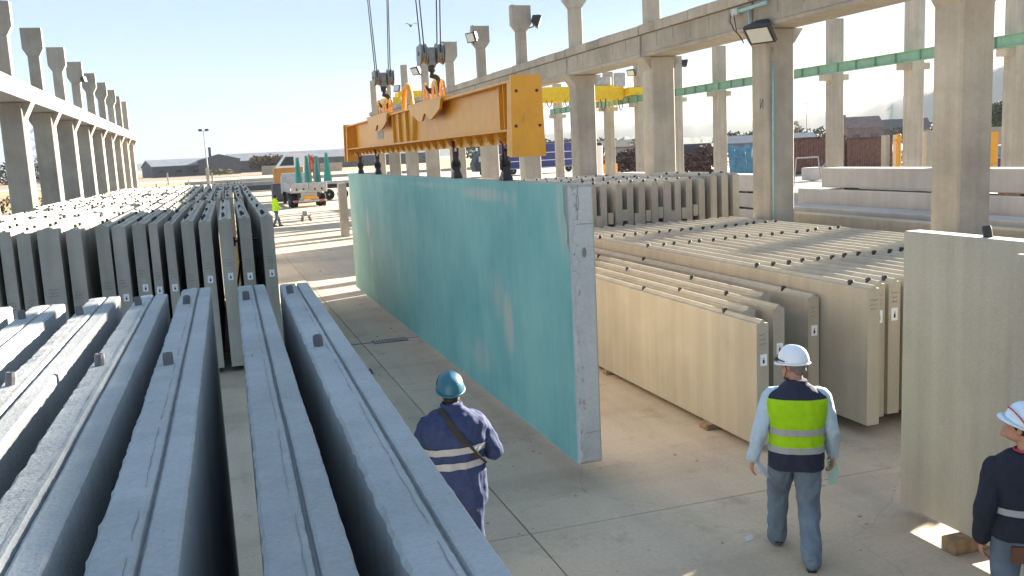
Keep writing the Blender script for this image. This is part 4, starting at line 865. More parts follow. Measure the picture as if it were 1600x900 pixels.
for z in (2.0, 3.05): mb = MB(); mb.sweep([(37.5,120,z),(50.5,120,z)], .05, 6); part('rail', mb, M['white_paint'], rl)
for x in (38, 41, 44, 47, 50): mb = MB(); mb.sweep([(x,120,0),(x,120,3.05)], .05, 6); part('post', mb, M['white_paint'], rl)
st = thing('steel_stand', 'low steel stand left on the sunlit yard before the truck', 'stand', (5.3, 54.5, 0))
for x in (5.05, 5.55):
    for y in (54.2, 54.8): mb = MB(); mb.rings([[(x-.06,y-.06,0),(x+.06,y-.06,0),(x+.06,y+.06,0),(x-.06,y+.06,0)],[(x*.7+5.3*.3-.03,y-.03,.28),(x*.7+5.3*.3+.03,y-.03,.28),(x*.7+5.3*.3+.03,y+.03,.28),(x*.7+5.3*.3-.03,y+.03,.28)]]); part('leg', mb, M['wood'], st)
mb = MB(); mb.box(5.0, 5.6, 54.15, 54.85, .281, .36, .01); part('frame', mb, M['galv'], st)
mb = MB(); mb.box(5.12, 5.4, 54.3, 54.7, .362, .58, .03); part('motor', mb, M['galv'], st)

# ------------------------------------------------------------------ left background
def gabled(name, label, c, rot, L, Wd, eave, ridge_z, wall, roof, chim=None, win=0):
    t = thing(name, label, 'building', (c[0], c[1], 0)); t.rotation_euler[2] = rot
    mb = MB(); P = [(-Wd/2,-.1),(Wd/2,-.1),(Wd/2,eave),(0,ridge_z),(-Wd/2,eave)]
    mb.rings([[(-L/2, y, z) for y, z in P], [(L/2, y, z) for y, z in P]]); link('wall', mb.mesh('wall'), wall, t)
    mb = MB(); o = .35; sl = (ridge_z-eave)/(Wd/2)
    for s in (-1, 1):
        a = [(-L/2-.3, s*(Wd/2+o), eave-o*sl+.06), (-L/2-.3, 0, ridge_z+.06), (-L/2-.3, 0, ridge_z+.3), (-L/2-.3, s*(Wd/2+o), eave-o*sl+.3)]
        mb.rings([a, [(L/2+.3, p[1], p[2]) for p in a]])
    rf_ = link('roof', mb.mesh('roof'), roof, t)
    if chim: mb = MB(); mb.box(chim[0]-.5, chim[0]+.5, chim[1]-.5, chim[1]+.5, eave, chim[2], .03); link('chimney', mb.mesh('chimney'), wall, rf_)
    for k in range(win):
        x = -L/2+L*(k+.5)/win; mb = MB(); mb.box(x-1.1, x+1.1, -Wd/2-.05, -Wd/2-.003, eave*.35, eave*.62); w_ = link('window', mb.mesh('window'), M['glass'], t)
    return t
gabled('warehouse', 'dark gabled warehouse at the far left beyond the tan field', (-9, 388, 0), R(16), 26, 17, 3.9, 6.4, M['shed_dark'], M['shed_roof'], None, 4)
gabled('warehouse', 'taller dark shed with a chimney behind the lamp mast', (5.2, 376, 0), R(90), 24, 15, 5.4, 7.4, M['shed_dark'], M['shed_roof'], (2, 3, 10.5), 0)
gabled('long_shed', 'long low shed with a pale grey roof along the horizon', (36, 408, 0), R(6), 54, 22, 4.6, 7.6, M['shed_dark'], M['shed_roof'], None, 8)
gabled('long_shed', 'far low shed right of the long pale roof near the truck', (78, 430, 0), R(3), 44, 20, 4.6, 7.2, M['shed_dark'], M['shed_roof'], None, 6)
mast = thing('lamp_mast', 'slender lamp mast with two floodlights rising above the left panels', 'lamp mast', (.45, 170, 0))
mb = MB(); mb.sweep([(.45,170,0),(.30,170,9.5)], [.14,.08], 8); part('mast_pole', mb, M['galv'], mast)
for s in (-1, 1):
    mb = MB(); mb.box(.30+s*.55-.32, .30+s*.55+.32, 169.7, 170.2, 9.45, 9.8, .06); part('lamp_head', mb, M['black'], mast)
mb = MB(); mb.box(-.3, .95, 169.9, 170.1, 9.40, 9.47); part('cross_arm', mb, M['galv'], mast)
single('concrete_post', MB().box(0.0, .2, 60, 60.25, 0, 3.35, .01), M['conc'], 'short concrete post standing behind the third left row', 'post', loc=(.1, 60.1, 0))
single('concrete_post', MB().box(.3, .42, 61, 61.2, 0, 3.0, .01), M['conc'], 'thin concrete post just right of the short thick post', 'post', loc=(.36, 61.1, 0))
for i, (x, h) in enumerate([(-2.6, 3.1), (-3.4, 2.4), (-1.2, 2.5)]): single('fence_post', MB().box(x-.05, x+.05, 70, 70.1, 0, h), M['conc'], ['tall pale fence post beyond the left columns', 'short fence post left of the tall pale one', 'short fence post right of the tall pale one'][i], 'fence post', loc=(x, 70, 0))
for i, (xa, xb, y, z0, z1) in enumerate([(.8, 10.5, 122, .1, 1.15), (1.0, 10.8, 120, .1, .75), (4.0, 12.5, 126, .1, 1.5)]):
    single('concrete_beam', MB().box(xa, xb, y, y+1, z0, z1, .02), M['conc'] if i != 1 else M['shed_dark'], ['long grey beam lying across the yard beyond the left rows', 'dark low beam lying before the long grey one', 'grey beam lying farthest beyond the left rows'][i], 'concrete beam', 'beams lying beyond the left rows', loc=((xa+xb)/2, y, z0))
single('boundary_wall', MB().box(-4, 60, 186, 186.4, -.02, .55, .02), M['tan_wall'], 'low tan boundary wall along the far yard edge', 'wall', loc=(28, 186, 0))
single('boundary_wall', MB().box(16, 40, 286, 286.6, -.02, 2.6, .02), M['tan_wall'], 'tan retaining wall under the dry brown hedge', 'wall', loc=(28, 286, 0))
def leaf_cloud(clumps, n, size, seed):
    """many small leaf faces spread through overlapping clumps"""
    rg = np.random.RandomState(seed); V = []; F = []; tot = sum(r[3]*r[4] for r in clumps)
    for (cx, cy, cz, rx, rz) in clumps:
        k = max(8, int(n*rx*rz/tot))
        d = rg.normal(size=(k, 3)); d /= np.linalg.norm(d, axis=1)[:, None]; rad = rg.uniform(.45, 1.05, k)**.6
        p = np.array([cx, cy, cz])+d*rad[:, None]*np.array([rx, rx, rz])
        for q in p:
            a = rg.normal(size=3); a /= np.linalg.norm(a); b = np.cross(a, rg.normal(size=3)); b /= np.linalg.norm(b); s = size*rg.uniform(.6, 1.3); m = len(V)
            V += [tuple(q-a*s), tuple(q+b*s*.6), tuple(q+a*s), tuple(q-b*s*.6)]; F.append((m, m+1, m+2, m+3))
    mb = MB(); mb.v = V; mb.f = F; return mb
def tree(label, x, y, h, cw, mat, seed, n=1100, group='trees on the right beyond the yard'):
    t = thing('tree', label, 'tree', (x, y, 0), group); rg = random.Random(seed)
    mb = MB(); mb.sweep([(x,y,-.1),(x+.1,y,h*.25),(x-.05,y+.1,h*.55)], [h*.035, h*.027, h*.012], 8)
    cl = []
    for k in range(9):
        a = rg.uniform(0, 6.28); rr_ = cw*rg.uniform(.15, .62); z = h*rg.uniform(.42, .88); r_ = cw*rg.uniform(.26, .44)
        cx, cy = x+rr_*math.cos(a), y+rr_*math.sin(a); cl.append((cx, cy, z, r_, r_*.8)); mb.sweep([(x,y,h*.3),(cx,cy,z)], [h*.014, h*.005], 5)
    part('trunk', mb, M['bark'], t); part('crown', leaf_cloud(cl, n, h*.045, seed), mat, t)
def hedge(name, label, x0, x1, y, h, mat, n, seed, cat='hedge', z=0):
    rg = random.Random(seed); cl = []; x = x0
    while x < x1: r_ = h*rg.uniform(.42, .6); cl.append((x, y+rg.uniform(-.5, .5), z+h*.5, r_*1.3, h*rg.uniform(.42, .58))); x += r_*1.1
    t = thing(name, label, cat, ((x0+x1)/2, y, z)); part('foliage', leaf_cloud(cl, n, h*.12, seed), mat, t)
    mb = MB()
    for c in cl[::2]: mb.sweep([(c[0], y, z-.1), (c[0]+.1, y, z+h*.5)], [.05*h, .02*h], 5)
    part('stems', mb, M['bark'], t)
hedge('dry_hedge', 'tall dry brown hedge in front of the long pale roof', 15, 31, 290, 4.4, M['leaf_dry'], 2600, 4, z=1.4)
hedge('dry_hedge', 'low dry hedge seen between the left columns', -40, -12, 96, 1.5, M['leaf_dry'], 1800, 9)
hedge('shrub_row', 'row of small shrubs at the foot of the dark warehouse', 2, 9, 340, 2.2, M['leaf_yel'], 700, 12)
fw = leaf_cloud([(-175+7*k+random.uniform(-2, 2), 395+random.uniform(-8, 8), 3.4, 6, random.uniform(3.5, 6)) for k in range(20)], 4200, .8, 21); struct('far_wood', fw, M['leaf_dk'], kind='stuff')
py = thing('lattice_pylon', 'steel lattice pylon seen between two left columns', 'pylon', (-19, 122, 0)); mb = MB()
for sx in (-1, 1):
    for sy in (-1, 1): mb.sweep([(-19+sx*1.0, 122+sy*1.0, 0), (-19+sx*.22, 122+sy*.22, 13)], .06, 5)
part('mast_leg', mb, M['galv'], py); mb = MB()
for k in range(13):
    a = 1-.78*k/13; b = 1-.78*(k+1)/13; s = 1 if k % 2 else -1
    for sy in (-1, 1): mb.sweep([(-19+s*a, 122+sy*a, k), (-19-s*b, 122+sy*b, k+1)], .035, 4)
    for sx in (-1, 1): mb.sweep([(-19+sx*a, 122+s*a, k), (-19+sx*b, 122-s*b, k+1)], .035, 4)
part('lattice_brace', mb, M['galv'], py)
single('white_block', MB().box(-5.05, -4.7, 21.0, 21.9, 0, 2.55, .02), M['conc_pale'], 'pale concrete block standing left of the left panels', 'concrete block', loc=(-4.9, 21.5, 0))
bird = thing('bird', 'small dark bird gliding in the sky above the hook blocks', 'bird', (10.1, 45, 9.7))
mb = MB(); mb.ball((10.1,45,9.7), (.06,.17,.05), 8, 6); part('body', mb, M['black'], bird)
for s in (-1, 1): mb = MB(); mb.rings([[(10.1,44.95,9.72),(10.1,45.08,9.72),(10.1,45.08,9.735),(10.1,44.95,9.735)],[(10.1+s*.2,44.95,9.83),(10.1+s*.2,45.05,9.83),(10.1+s*.2,45.05,9.84),(10.1+s*.2,44.95,9.84)],[(10.1+s*.36,44.9,9.76),(10.1+s*.36,44.93,9.76),(10.1+s*.36,44.93,9.766),(10.1+s*.36,44.9,9.766)]]); part('wing', mb, M['black'], bird)

# ------------------------------------------------------------------ right background
def corrugated(x0, x1, y, z0, z1, p=.28, d=.06):
    mb = MB(); n = int((x1-x0)/p*2); a = []
    for k in range(n+1):
        x = x0+(x1-x0)*k/n; q = d if (k//1) % 2 else 0; a.append((x, y-q))
    ring0 = [(x, yy, z0) for x, yy in a]; ring1 = [(x, yy, z1) for x, yy in a]
    mb.rings([ring0+[(x1, y+2.4, z0), (x0, y+2.4, z0)], ring1+[(x1, y+2.4, z1), (x0, y+2.4, z1)]]); return mb
for i, (a, b, z1) in enumerate([(53.0, 59.0, 3.3), (59.2, 64.6, 3.05)]):
    t = thing('rusty_container', ['rusty brown corrugated container between two slim columns, left', 'rusty brown corrugated container with debris on its top, right'][i], 'container', ((a+b)/2, 76, 0), 'rusty containers beyond the columns')
    part('corrugated_wall', corrugated(a, b, 75, .1, z1), M['rust'], t)
    mb = MB(); mb.box(a-.05, b+.05, 74.88, 75.0, z1-.12, z1+.1); mb.box(a-.05, b+.05, 74.88, 75.0, 0, .2); part('frame_rail', mb, M['rust_dk'], t)
rg = random.Random(17)
def scrap(name, label, x0, x1, y, z1, mat, n, seed, cat='scrap heap'):
    q = random.Random(seed); mb = MB()
    for k in range(n):
        u = q.random(); x = x0+(x1-x0)*u; hh = z1*(.55+.45*math.sin(math.pi*(u*.8+.1)))*q.random()**.6
        L_ = q.uniform(.4, 1.5); a = q.uniform(0, 3.14); b = q.uniform(-.5, .5); w = q.uniform(.03, .16); d = Vector((math.cos(a)*math.cos(b), math.sin(a)*math.cos(b)*.5, math.sin(b)))*L_/2; c = Vector((x, y+q.uniform(-.8, .8), max(hh, .15)))
        mb.sweep([tuple(c-d), tuple(c+d)], w, 4)
    return struct(name, mb, mat, kind='stuff')
scrap('scrap_heap', '', 41.6, 45.2, 90, 3.0, M['rust_dk'], 320, 3)
scrap('scrap_heap', '', 44.6, 48.6, 80, 3.0, M['rust_dk'], 420, 5)
scrap('scrap_heap', '', 64.8, 67.2, 76, 1.6, M['tan_wall'], 60, 6)
mb = MB(); mb.box(44.6, 49.0, 83, 85.4, .0, 3.3, .04); single('dark_container', mb, M['shed_dark'], 'dark steel container behind the rusty scrap heap', 'container', loc=(46.8, 84, 0))
bf = thing('blue_formwork', 'blue steel formwork panels leaning beside the middle column with the conduit', 'formwork', (47.6, 75, 0))
for k in range(5):
    x = 46.3+.62*k; mb = MB(); mb.hexa([(x, 75, 0), (x+.58, 75, 0), (x+.58, 75.1, 0), (x, 75.1, 0)], [(x+.02, 75.5, 3.0-.12*(k % 3)), (x+.56, 75.5, 3.0-.12*(k % 3)), (x+.56, 75.6, 3.0-.12*(k % 3)), (x+.02, 75.6, 3.0-.12*(k % 3))]); fp = part('form_panel', mb, M['blue_steel'], bf)
    mb = MB(); mb.sweep([(x+.3, 74.9, 1.6), (x+.5, 75.15, 2.6)], .05, 4); part('form_strut', mb, M['blue_steel'], fp)
wp = thing('white_post', 'white round post with a dark cap beside a middle column', 'post', (28.7, 65, 0))
mb = MB(); mb.lathe([(.2, 0), (.2, 3.55)], (28.7, 65, 0), 14); part('post_shaft', mb, M['white_paint'], wp); mb = MB(); mb.lathe([(.22, 3.551), (.22, 3.72), (.1, 3.78)], (28.7, 65, 0), 14); part('post_cap', mb, M['black'], wp)
ob = thing('striped_barrier', 'orange barrier with white stripes beside the white round post', 'barrier', (31.6, 70, 0))
mb = MB(); mb.box(30.9, 32.4, 69.9, 70.2, 0.2, 2.0, .03); part('barrier_board', mb, M['orange'], ob, None)
mb = MB()
for k in range(3): mb.hexa([(31.0+.3*k, 69.885, 1.2+.05*k), (31.5+.3*k, 69.885, .9), (31.5+.3*k, 69.898, .9), (31.0+.3*k, 69.898, 1.2+.05*k)], [(31.0+.3*k, 69.885, 1.36+.05*k), (31.5+.3*k, 69.885, 1.06), (31.5+.3*k, 69.898, 1.06), (31.0+.3*k, 69.898, 1.36+.05*k)])
part('white_stripe', mb, M['white_paint'], ob)
scrap('rebar_stack', '', 31.0, 32.6, 73, 3.3, M['rust'], 120, 9)
op = thing('pole_rack', 'rack of two orange poles between concrete slabs, far right', 'rack', (44, 50, 0))
for x in (43.55, 44.45): mb = MB(); mb.lathe([(.16,0),(.16,3.3),(.1,3.35)], (x, 50, 0), 12); part('orange_pole', mb, M['orange'], op, smooth=False)
mb = MB(); mb.box(43.2, 44.8, 49.93, 50.07, 2.9, 3.0); mb.box(43.2, 44.8, 50.2, 50.3, .4, .5); part('cross_bar', mb, M['orange'], op)
for i, (x, w, h) in enumerate([(42.9, .3, 3.3), (43.85, .28, 3.3), (46.2, .5, 3.4), (47.1, .35, 3.2)]): single('concrete_slab_end', MB().box(x, x+w, 50.4, 50.9, 0, h, .02), M['conc_beige'], f'upright concrete slab end by the orange poles, {ORD[i]} from the left', 'concrete slab', 'upright slabs by the orange poles', loc=(x, 52, 0))
single('orange_post', MB().box(45.4, 45.75, 44, 44.3, 0, 3.2, .03), M['orange'], 'single orange post right of the nearest middle column', 'post', loc=(45.6, 44, 0))
single('rendered_wall', MB().box(50, 72, 56, 56.4, -.02, 3.5, .03), M['tan_wall'], 'tan wall behind the blue slabs at the right edge', 'wall', loc=(60, 56, 0))
for i, (z0, z1) in enumerate([(.9, 1.5), (1.62, 2.35)]): single('blue_slab', MB().box(45.2, 49.8, 45, 46.6, z0, z1, .03), M['blue_steel'] if i else M['blue_tarp'], ['dark blue slab at the bottom of the blue pile, far right', 'lighter blue slab on top of the blue pile, far right'][i], 'steel slab', 'blue slabs at the far right', loc=(47, 45, z0))
single('plinth_block', MB().box(45.3, 49.7, 45.1, 46.5, 0, .89, .02), M['conc'], 'grey plinth under the blue slabs', 'plinth', loc=(47, 45, 0))
for i, (x, y, h) in enumerate([(45.5, 62, 1.0), (24.2, 48, 1.4), (26.2, 47, 1.4), (22.3, 49, 1.3)]): single('concrete_footing', MB().box(x, x+1.4, y, y+1.2, 0, h, .03), M['conc_pale'], f'pale concrete footing block near the slim columns, {ORD[i]} of four', 'footing', 'footings near the slim columns', loc=(x, y, 0))
sf = thing('welded_frame', 'grey welded steel frame lying before the rusty container', 'steel frame', (40, 55, 0)); mb = MB()
for p, q in [((39.0,55,.3),(39.2,55,2.0)),((39.2,55,2.0),(41.0,55,2.0)),((41.0,55,2.0),(41.2,55,.5)),((41.2,55,1.2),(41.9,55,1.7)),((41.9,55,1.7),(42.4,55,.9)),((39.0,55,.3),(42.4,55,.3)),((39,55,.3),(39,55,0)),((42.4,55,.9),(42.4,55,0))]: mb.sweep([p, q], .05, 5)
part('frame_tube', mb, M['galv'], sf)
gabled('brick_house', 'brown brick house with a chimney beyond the rusty containers', (196, 242, 0), R(-20), 11, 9, 5.5, 8.6, M['brick'], M['brick'], (-5.2, 0, 9.6), 2)
gabled('tiled_house', 'long low house with dark tiled roof right of the brick house', (212, 246, 0), R(-32), 20, 12, 4.6, 7.4, M['brick'], M['tile'], (5, 0, 8.6), 4)
gabled('grey_shed', 'grey low shed with shallow roof left of the brick house', (158, 236, 0), R(-25), 26, 12, 2.4, 4.4, M['shed_roof'], M['shed_roof'], None, 0)
gabled('village_house', 'pale tan farmhouse far off between the slim columns', (92, 210, 0), R(-15), 26, 10, 3, 4.6, M['tan_wall'], M['tile'], None, 5)
tree('rounded green tree behind the grey low shed', 172, 262, 7.4, 5.0, M['leaf'], 31)
tree('wide yellowish tree right of the utility pole', 186, 268, 7.6, 7.5, M['leaf_yel'], 32)
tree('tall pale green tree in the gap at the far right', 157, 150, 8.2, 5.5, M['leaf'], 33, 1800)
tree('lower bushy tree beside the tall one at the far right', 163, 156, 6.4, 5.0, M['leaf_yel'], 34)
tree('dark bush by the brick house wall', 206, 236, 5.2, 4.5, M['leaf_dk'], 35, 800)
tree('small olive tree in front of the pale farmhouse', 98, 196, 4.6, 4.2, M['leaf_yel'], 36, 700)
tree('small green tree left of the pale farmhouse', 80, 200, 4.4, 4.2, M['leaf'], 37, 700)
hedge('tree_belt', 'dark belt of trees on the low ridge between the columns', 120, 190, 420, 8, M['leaf_dk'], 3200, 41, 'tree belt')
hedge('tree_belt', 'belt of trees behind the village houses', 200, 330, 330, 7, M['leaf_dk'], 3200, 42, 'tree belt')
for i, (x, y, h) in enumerate([(175, 250, 9.5), (232, 330, 17), (262, 360, 19), (62, 210, 8.5), (110, 330, 15)]):
    t = thing('utility_pole', f'thin utility pole on the skyline at right, {ORD[i]} of five', 'utility pole', (x, y, 0), 'utility poles on the skyline')
    mb = MB(); mb.sweep([(x,y,0),(x,y,h)], [.16,.1], 6); part('pole_shaft', mb, M['wood'], t); mb = MB(); mb.box(x-1.0, x+1.0, y-.06, y+.06, h-.7, h-.55); part('cross_arm', mb, M['wood'], t)
# drain grate let into the yard
dg = thing('drain_grate', 'small slotted drain grate in the shaded concrete yard', 'drain grate', (3.03, 17.0, 0))
mb = MB(); mb.box(2.70, 3.36, 16.80, 17.16, .0005, .004); part('grate_frame', mb, M['dk_steel'], dg)
for k in range(11): mb = MB(); mb.box(2.735+.056*k, 2.763+.056*k, 16.83, 17.13, .0045, .012); part('grate_bar', mb, M['galv'], dg)
dc = MB(); dc.box(-2.2, 2.69, 16.93, 17.0, .001, .004); dc.box(3.37, 7.0, 17.02, 17.06, .001, .004); single('drain_channel', dc, M['ink_faint'], 'thin drain channel line running to the slotted grate', 'drain channel')
# ------------------------------------------------------------------ people
TMP = bpy.data.scenes.new('tmp')
def fuse(mb, voxel, smooth=2, amp=0.0, nscale=9.0, seed=0.0, squash=.55):
    """voxel-fuse overlapping shapes into one continuous surface, then add cloth folds"""
    me = mb.mesh('fuse'); o = bpy.data.objects.new('fuse', me); TMP.collection.objects.link(o)
    md = o.modifiers.new('r', 'REMESH'); md.mode = 'VOXEL'; md.voxel_size = voxel
    ms = o.modifiers.new('s', 'SMOOTH'); ms.iterations = smooth; ms.factor = .5
    vl = TMP.view_layers[0]; vl.update(); dg_ = vl.depsgraph
    out = bpy.data.meshes.new_from_object(o.evaluated_get(dg_)); bpy.data.objects.remove(o); bpy.data.meshes.remove(me)
    if amp:
        nv = len(out.vertices); co = np.empty(nv*3); no = np.empty(nv*3); out.vertices.foreach_get('co', co); out.vertex_normals.foreach_get('vector', no)
        co = co.reshape(-1, 3); no = no.reshape(-1, 3); d = np.empty(nv)
        for i in range(nv):
            x, y, z = co[i]; n1 = mnoise.noise(Vector((x*nscale+seed, y*nscale, z*nscale*squash+x*3))); n2 = mnoise.noise(Vector((x*nscale*2.3, y*nscale*2.3+seed, z*nscale*1.5)))
            d[i] = amp*((1-abs(n1)*2.4)*.7+n2*.45)
        co += no*d[:, None]; out.vertices.foreach_set('co', co.ravel())
    out.shade_smooth(); return out
def torso_rings(mb, rows, n=28, tw=0.0, lean=None):
    rs = []
    for (z, rx, ry, y) in rows:
        ring = []
        for k in range(n):
            a = 2*math.pi*k/n; c, s = math.cos(a), math.sin(a); e = .82
            ring.append((rx*math.copysign(abs(c)**e, c), y+ry*math.copysign(abs(s)**e, s), z))
        rs.append(ring)
    mb.rings(rs)
def limb(mb, pts, rad, n=16, sub=4):
    P = [Vector(p) for p in pts]; Q = []; Rr = []
    for i in range(len(P)-1):
        p0 = P[max(i-1, 0)]; p1 = P[i]; p2 = P[i+1]; p3 = P[min(i+2, len(P)-1)]
        for k in range(sub):
            t = k/sub; t = t
            Q.append(.5*((2*p1)+(p2-p0)*t+(2*p0-5*p1+4*p2-p3)*t*t+(3*p1-p0-3*p2+p3)*t*t*t)); Rr.append(rad[i]*(1-t)+rad[i+1]*t)
    Q.append(P[-1]); Rr.append(rad[-1]); mb.sweep([tuple(q) for q in Q], Rr, n); mb.ball(tuple(P[0]), rad[0]*.98, 12, 8); mb.ball(tuple(P[-1]), rad[-1]*.9, 12, 8)
def hand(mbp, mbf, wrist, d, n, thumb, curl=.35):
    """palm (fused with the body) and five separate fingers; d along the hand, n out of its back, thumb = +-1"""
    d = Vector(d).normalized(); n = Vector(n); n = (n-d*n.dot(d)).normalized(); s = d.cross(n)*thumb; w = Vector(wrist)
    rs = []
    for (l, a, b) in [(-.02,.026,.02),(.015,.031,.018),(.05,.040,.0155),(.085,.041,.0135),(.102,.034,.010)]:
        rs.append([tuple(w+d*l+s*a*math.cos(2*math.pi*k/14)+n*b*math.sin(2*math.pi*k/14)) for k in range(14)])
    mbp.rings(rs)
    for j, (off, L) in enumerate([(.030,.066),(.0105,.076),(-.0095,.070),(-.0285,.054)]):
        p = w+d*.088+s*off; dirv = (d+s*off*2.2).normalized(); pts = [tuple(p-d*.015)]; rad = [.0085]; a = curl*(.8+.12*j)
        for k, f in enumerate((.45, .32, .23)):
            dirv = (dirv*math.cos(a)-n*math.sin(a)).normalized(); p = p+dirv*L*f; pts.append(tuple(p)); rad.append(.0088-.0009*(k+1))
        mbf.sweep(pts, rad, 8); mbf.ball(pts[-1], rad[-1]*1.02, 8, 6)
    p = w+d*.03+s*.036; dirv = (d*.75+s*.6-n*.25).normalized(); pts = [tuple(p-s*.02)]; rad = [.012]
    for k, f in enumerate((.034, .026)):
        p = p+dirv*f; pts.append(tuple(p)); rad.append(.0105-.0012*k); dirv = (dirv*.85+d*.45-n*.2).normalized()
    mbf.sweep(pts, rad, 8); mbf.ball(pts[-1], rad[-1], 8, 6)
def head_mat(hc, yaw, pitch, roll=0): return Matrix.Translation(hc) @ Matrix.Rotation(yaw, 4, 'Z') @ Matrix.Rotation(pitch, 4, 'X') @ Matrix.Rotation(roll, 4, 'Y')
def put_ball(mb, HM, c, r, n=16, m=10):
    rot = HM.to_3x3(); mb.ball(tuple(HM @ Vector(c)), r, n, m, rot)
def head_shapes(mb, HM):
    put_ball(mb, HM, (0,-.014,.030), (.075,.095,.094)); put_ball(mb, HM, (0,.022,-.025), (.060,.070,.085)); put_ball(mb, HM, (0,.030,-.070), (.048,.052,.042))
    put_ball(mb, HM, (0,.078,-.093), (.024,.020,.020)); put_ball(mb, HM, (0,.084,.034), (.046,.014,.012)); put_ball(mb, HM, (0,.100,.004), (.0095,.016,.024)); put_ball(mb, HM, (0,.109,-.012), (.015,.016,.011))
    put_ball(mb, HM, (0,.090,-.048), (.023,.012,.008)); put_ball(mb, HM, (0,.087,-.061), (.021,.012,.008))
    for s in (-1, 1):
        put_ball(mb, HM, (s*.044,.066,-.012), (.022,.020,.020)); put_ball(mb, HM, (s*.077,-.008,-.004), (.009,.020,.032)); put_ball(mb, HM, (s*.052,.01,-.055), (.018,.045,.035))
def helmet(t, HM, mat, brim=True, ridge=True, back=False):
    def X(p): return tuple(HM @ Vector(p))
    mb = MB(); rs = []; n = 30
    for (z, f) in [(.035,1.0),(.05,1.0),(.075,.975),(.10,.92),(.125,.82),(.145,.68),(.160,.48),(.168,.25),(.170,.03)]:
        ring = []
        for k in range(n):
            a = 2*math.pi*k/n; x, y = .107*f*math.cos(a), -.008+.130*f*math.sin(a); rid = .006*math.exp(-(x/.02)**2)*(f < .95) if ridge else 0
            ring.append(X((x, y, z+rid)))
        rs.append(ring)
    mb.rings(rs); sh = part('hard_hat', mb, mat, t, smooth=True)
    mb = MB(); V = []; rs = [[], [], [], []]
    for k in range(36):
        a = 2*math.pi*k/36; c, s = math.cos(a), math.sin(a); e = .012+.026*max(0, s)**1.5
        for j, (f, z) in enumerate([(0, .040), (e, .030-.012*max(0, s)), (e, .024-.012*max(0, s)), (0, .030)]):
            rs[j].append(X(((.105+f)*c, -.008+(.128+f)*s, z)))
    rs2 = rs+[rs[0]]; n = 36; V = [p for r in rs for p in r]; F = []
    for j in range(4):
        for k in range(n): F.append((j*n+k, j*n+(k+1)%n, ((j+1)%4)*n+(k+1)%n, ((j+1)%4)*n+k))
    mb.add(V, F); part('hat_brim', mb, mat, sh, smooth=True)
    return sh
def band(me_src, z0, z1, off, clip=None, tilt=0.0):
    """strip of a garment surface between two heights, lifted off the cloth"""
    bm = bmesh.new(); bm.from_mesh(me_src)
    for z, sgn in ((z0, -1), (z1, 1)):
        nn = Vector((tilt, 0, 1)).normalized()*sgn
        bmesh.ops.bisect_plane(bm, geom=bm.verts[:]+bm.edges[:]+bm.faces[:], plane_co=(0, 0, z), plane_no=nn, clear_outer=True)
    if clip:
        for co, no in clip: bmesh.ops.bisect_plane(bm, geom=bm.verts[:]+bm.edges[:]+bm.faces[:], plane_co=co, plane_no=no, clear_outer=True)
    bm.normal_update(); ns = {v: v.normal.copy() for v in bm.verts}
    for v in bm.verts: v.co += ns[v]*off
    r = bmesh.ops.extrude_face_region(bm, geom=bm.faces[:])
    for v in [g_ for g_ in r['geom'] if isinstance(g_, bmesh.types.BMVert)]: v.co -= v.normal*0
    me = bpy.data.meshes.new('band'); bm.to_mesh(me); bm.free(); me.shade_smooth(); return me
def boots(t, foot, yaw, pitch, mat, side):
    f = Vector(foot); RM = Matrix.Translation(f) @ Matrix.Rotation(yaw, 4, 'Z') @ Matrix.Rotation(pitch, 4, 'X')
    mb = MB(); rs = []
    for (y, w, h0, h1) in [(-.085,.030,.0,.10),(-.06,.038,0,.15),(-.01,.041,0,.16),(.035,.042,0,.115),(.085,.049,0,.085),(.135,.047,0,.07),(.17,.034,.004,.055),(.185,.015,.012,.04)]:
        ring = []
        for k in range(14):
            a = 2*math.pi*k/14; c, s = math.cos(a), math.sin(a); z = (h0+h1)/2+(h1-h0)/2*math.copysign(abs(s)**.6, s); ring.append(tuple(RM @ Vector((w*math.copysign(abs(c)**.7, c), y, z))))
        rs.append(ring)
    mb.rings(rs); b = part('boot', mb, mat, t, smooth=True)
    mb = MB(); rs = []
    for z in (-.004, .016):
        rs.append([tuple(RM @ Vector((w, y, z))) for w, y in [(.030,-.09),(.043,-.03),(.045,.03),(.053,.09),(.049,.15),(.030,.188),(-.030,.188),(-.049,.15),(-.053,.09),(-.045,.03),(-.043,-.03),(-.030,-.09)]])
    mb.rings(rs); part('sole', mb, M['black'], b)
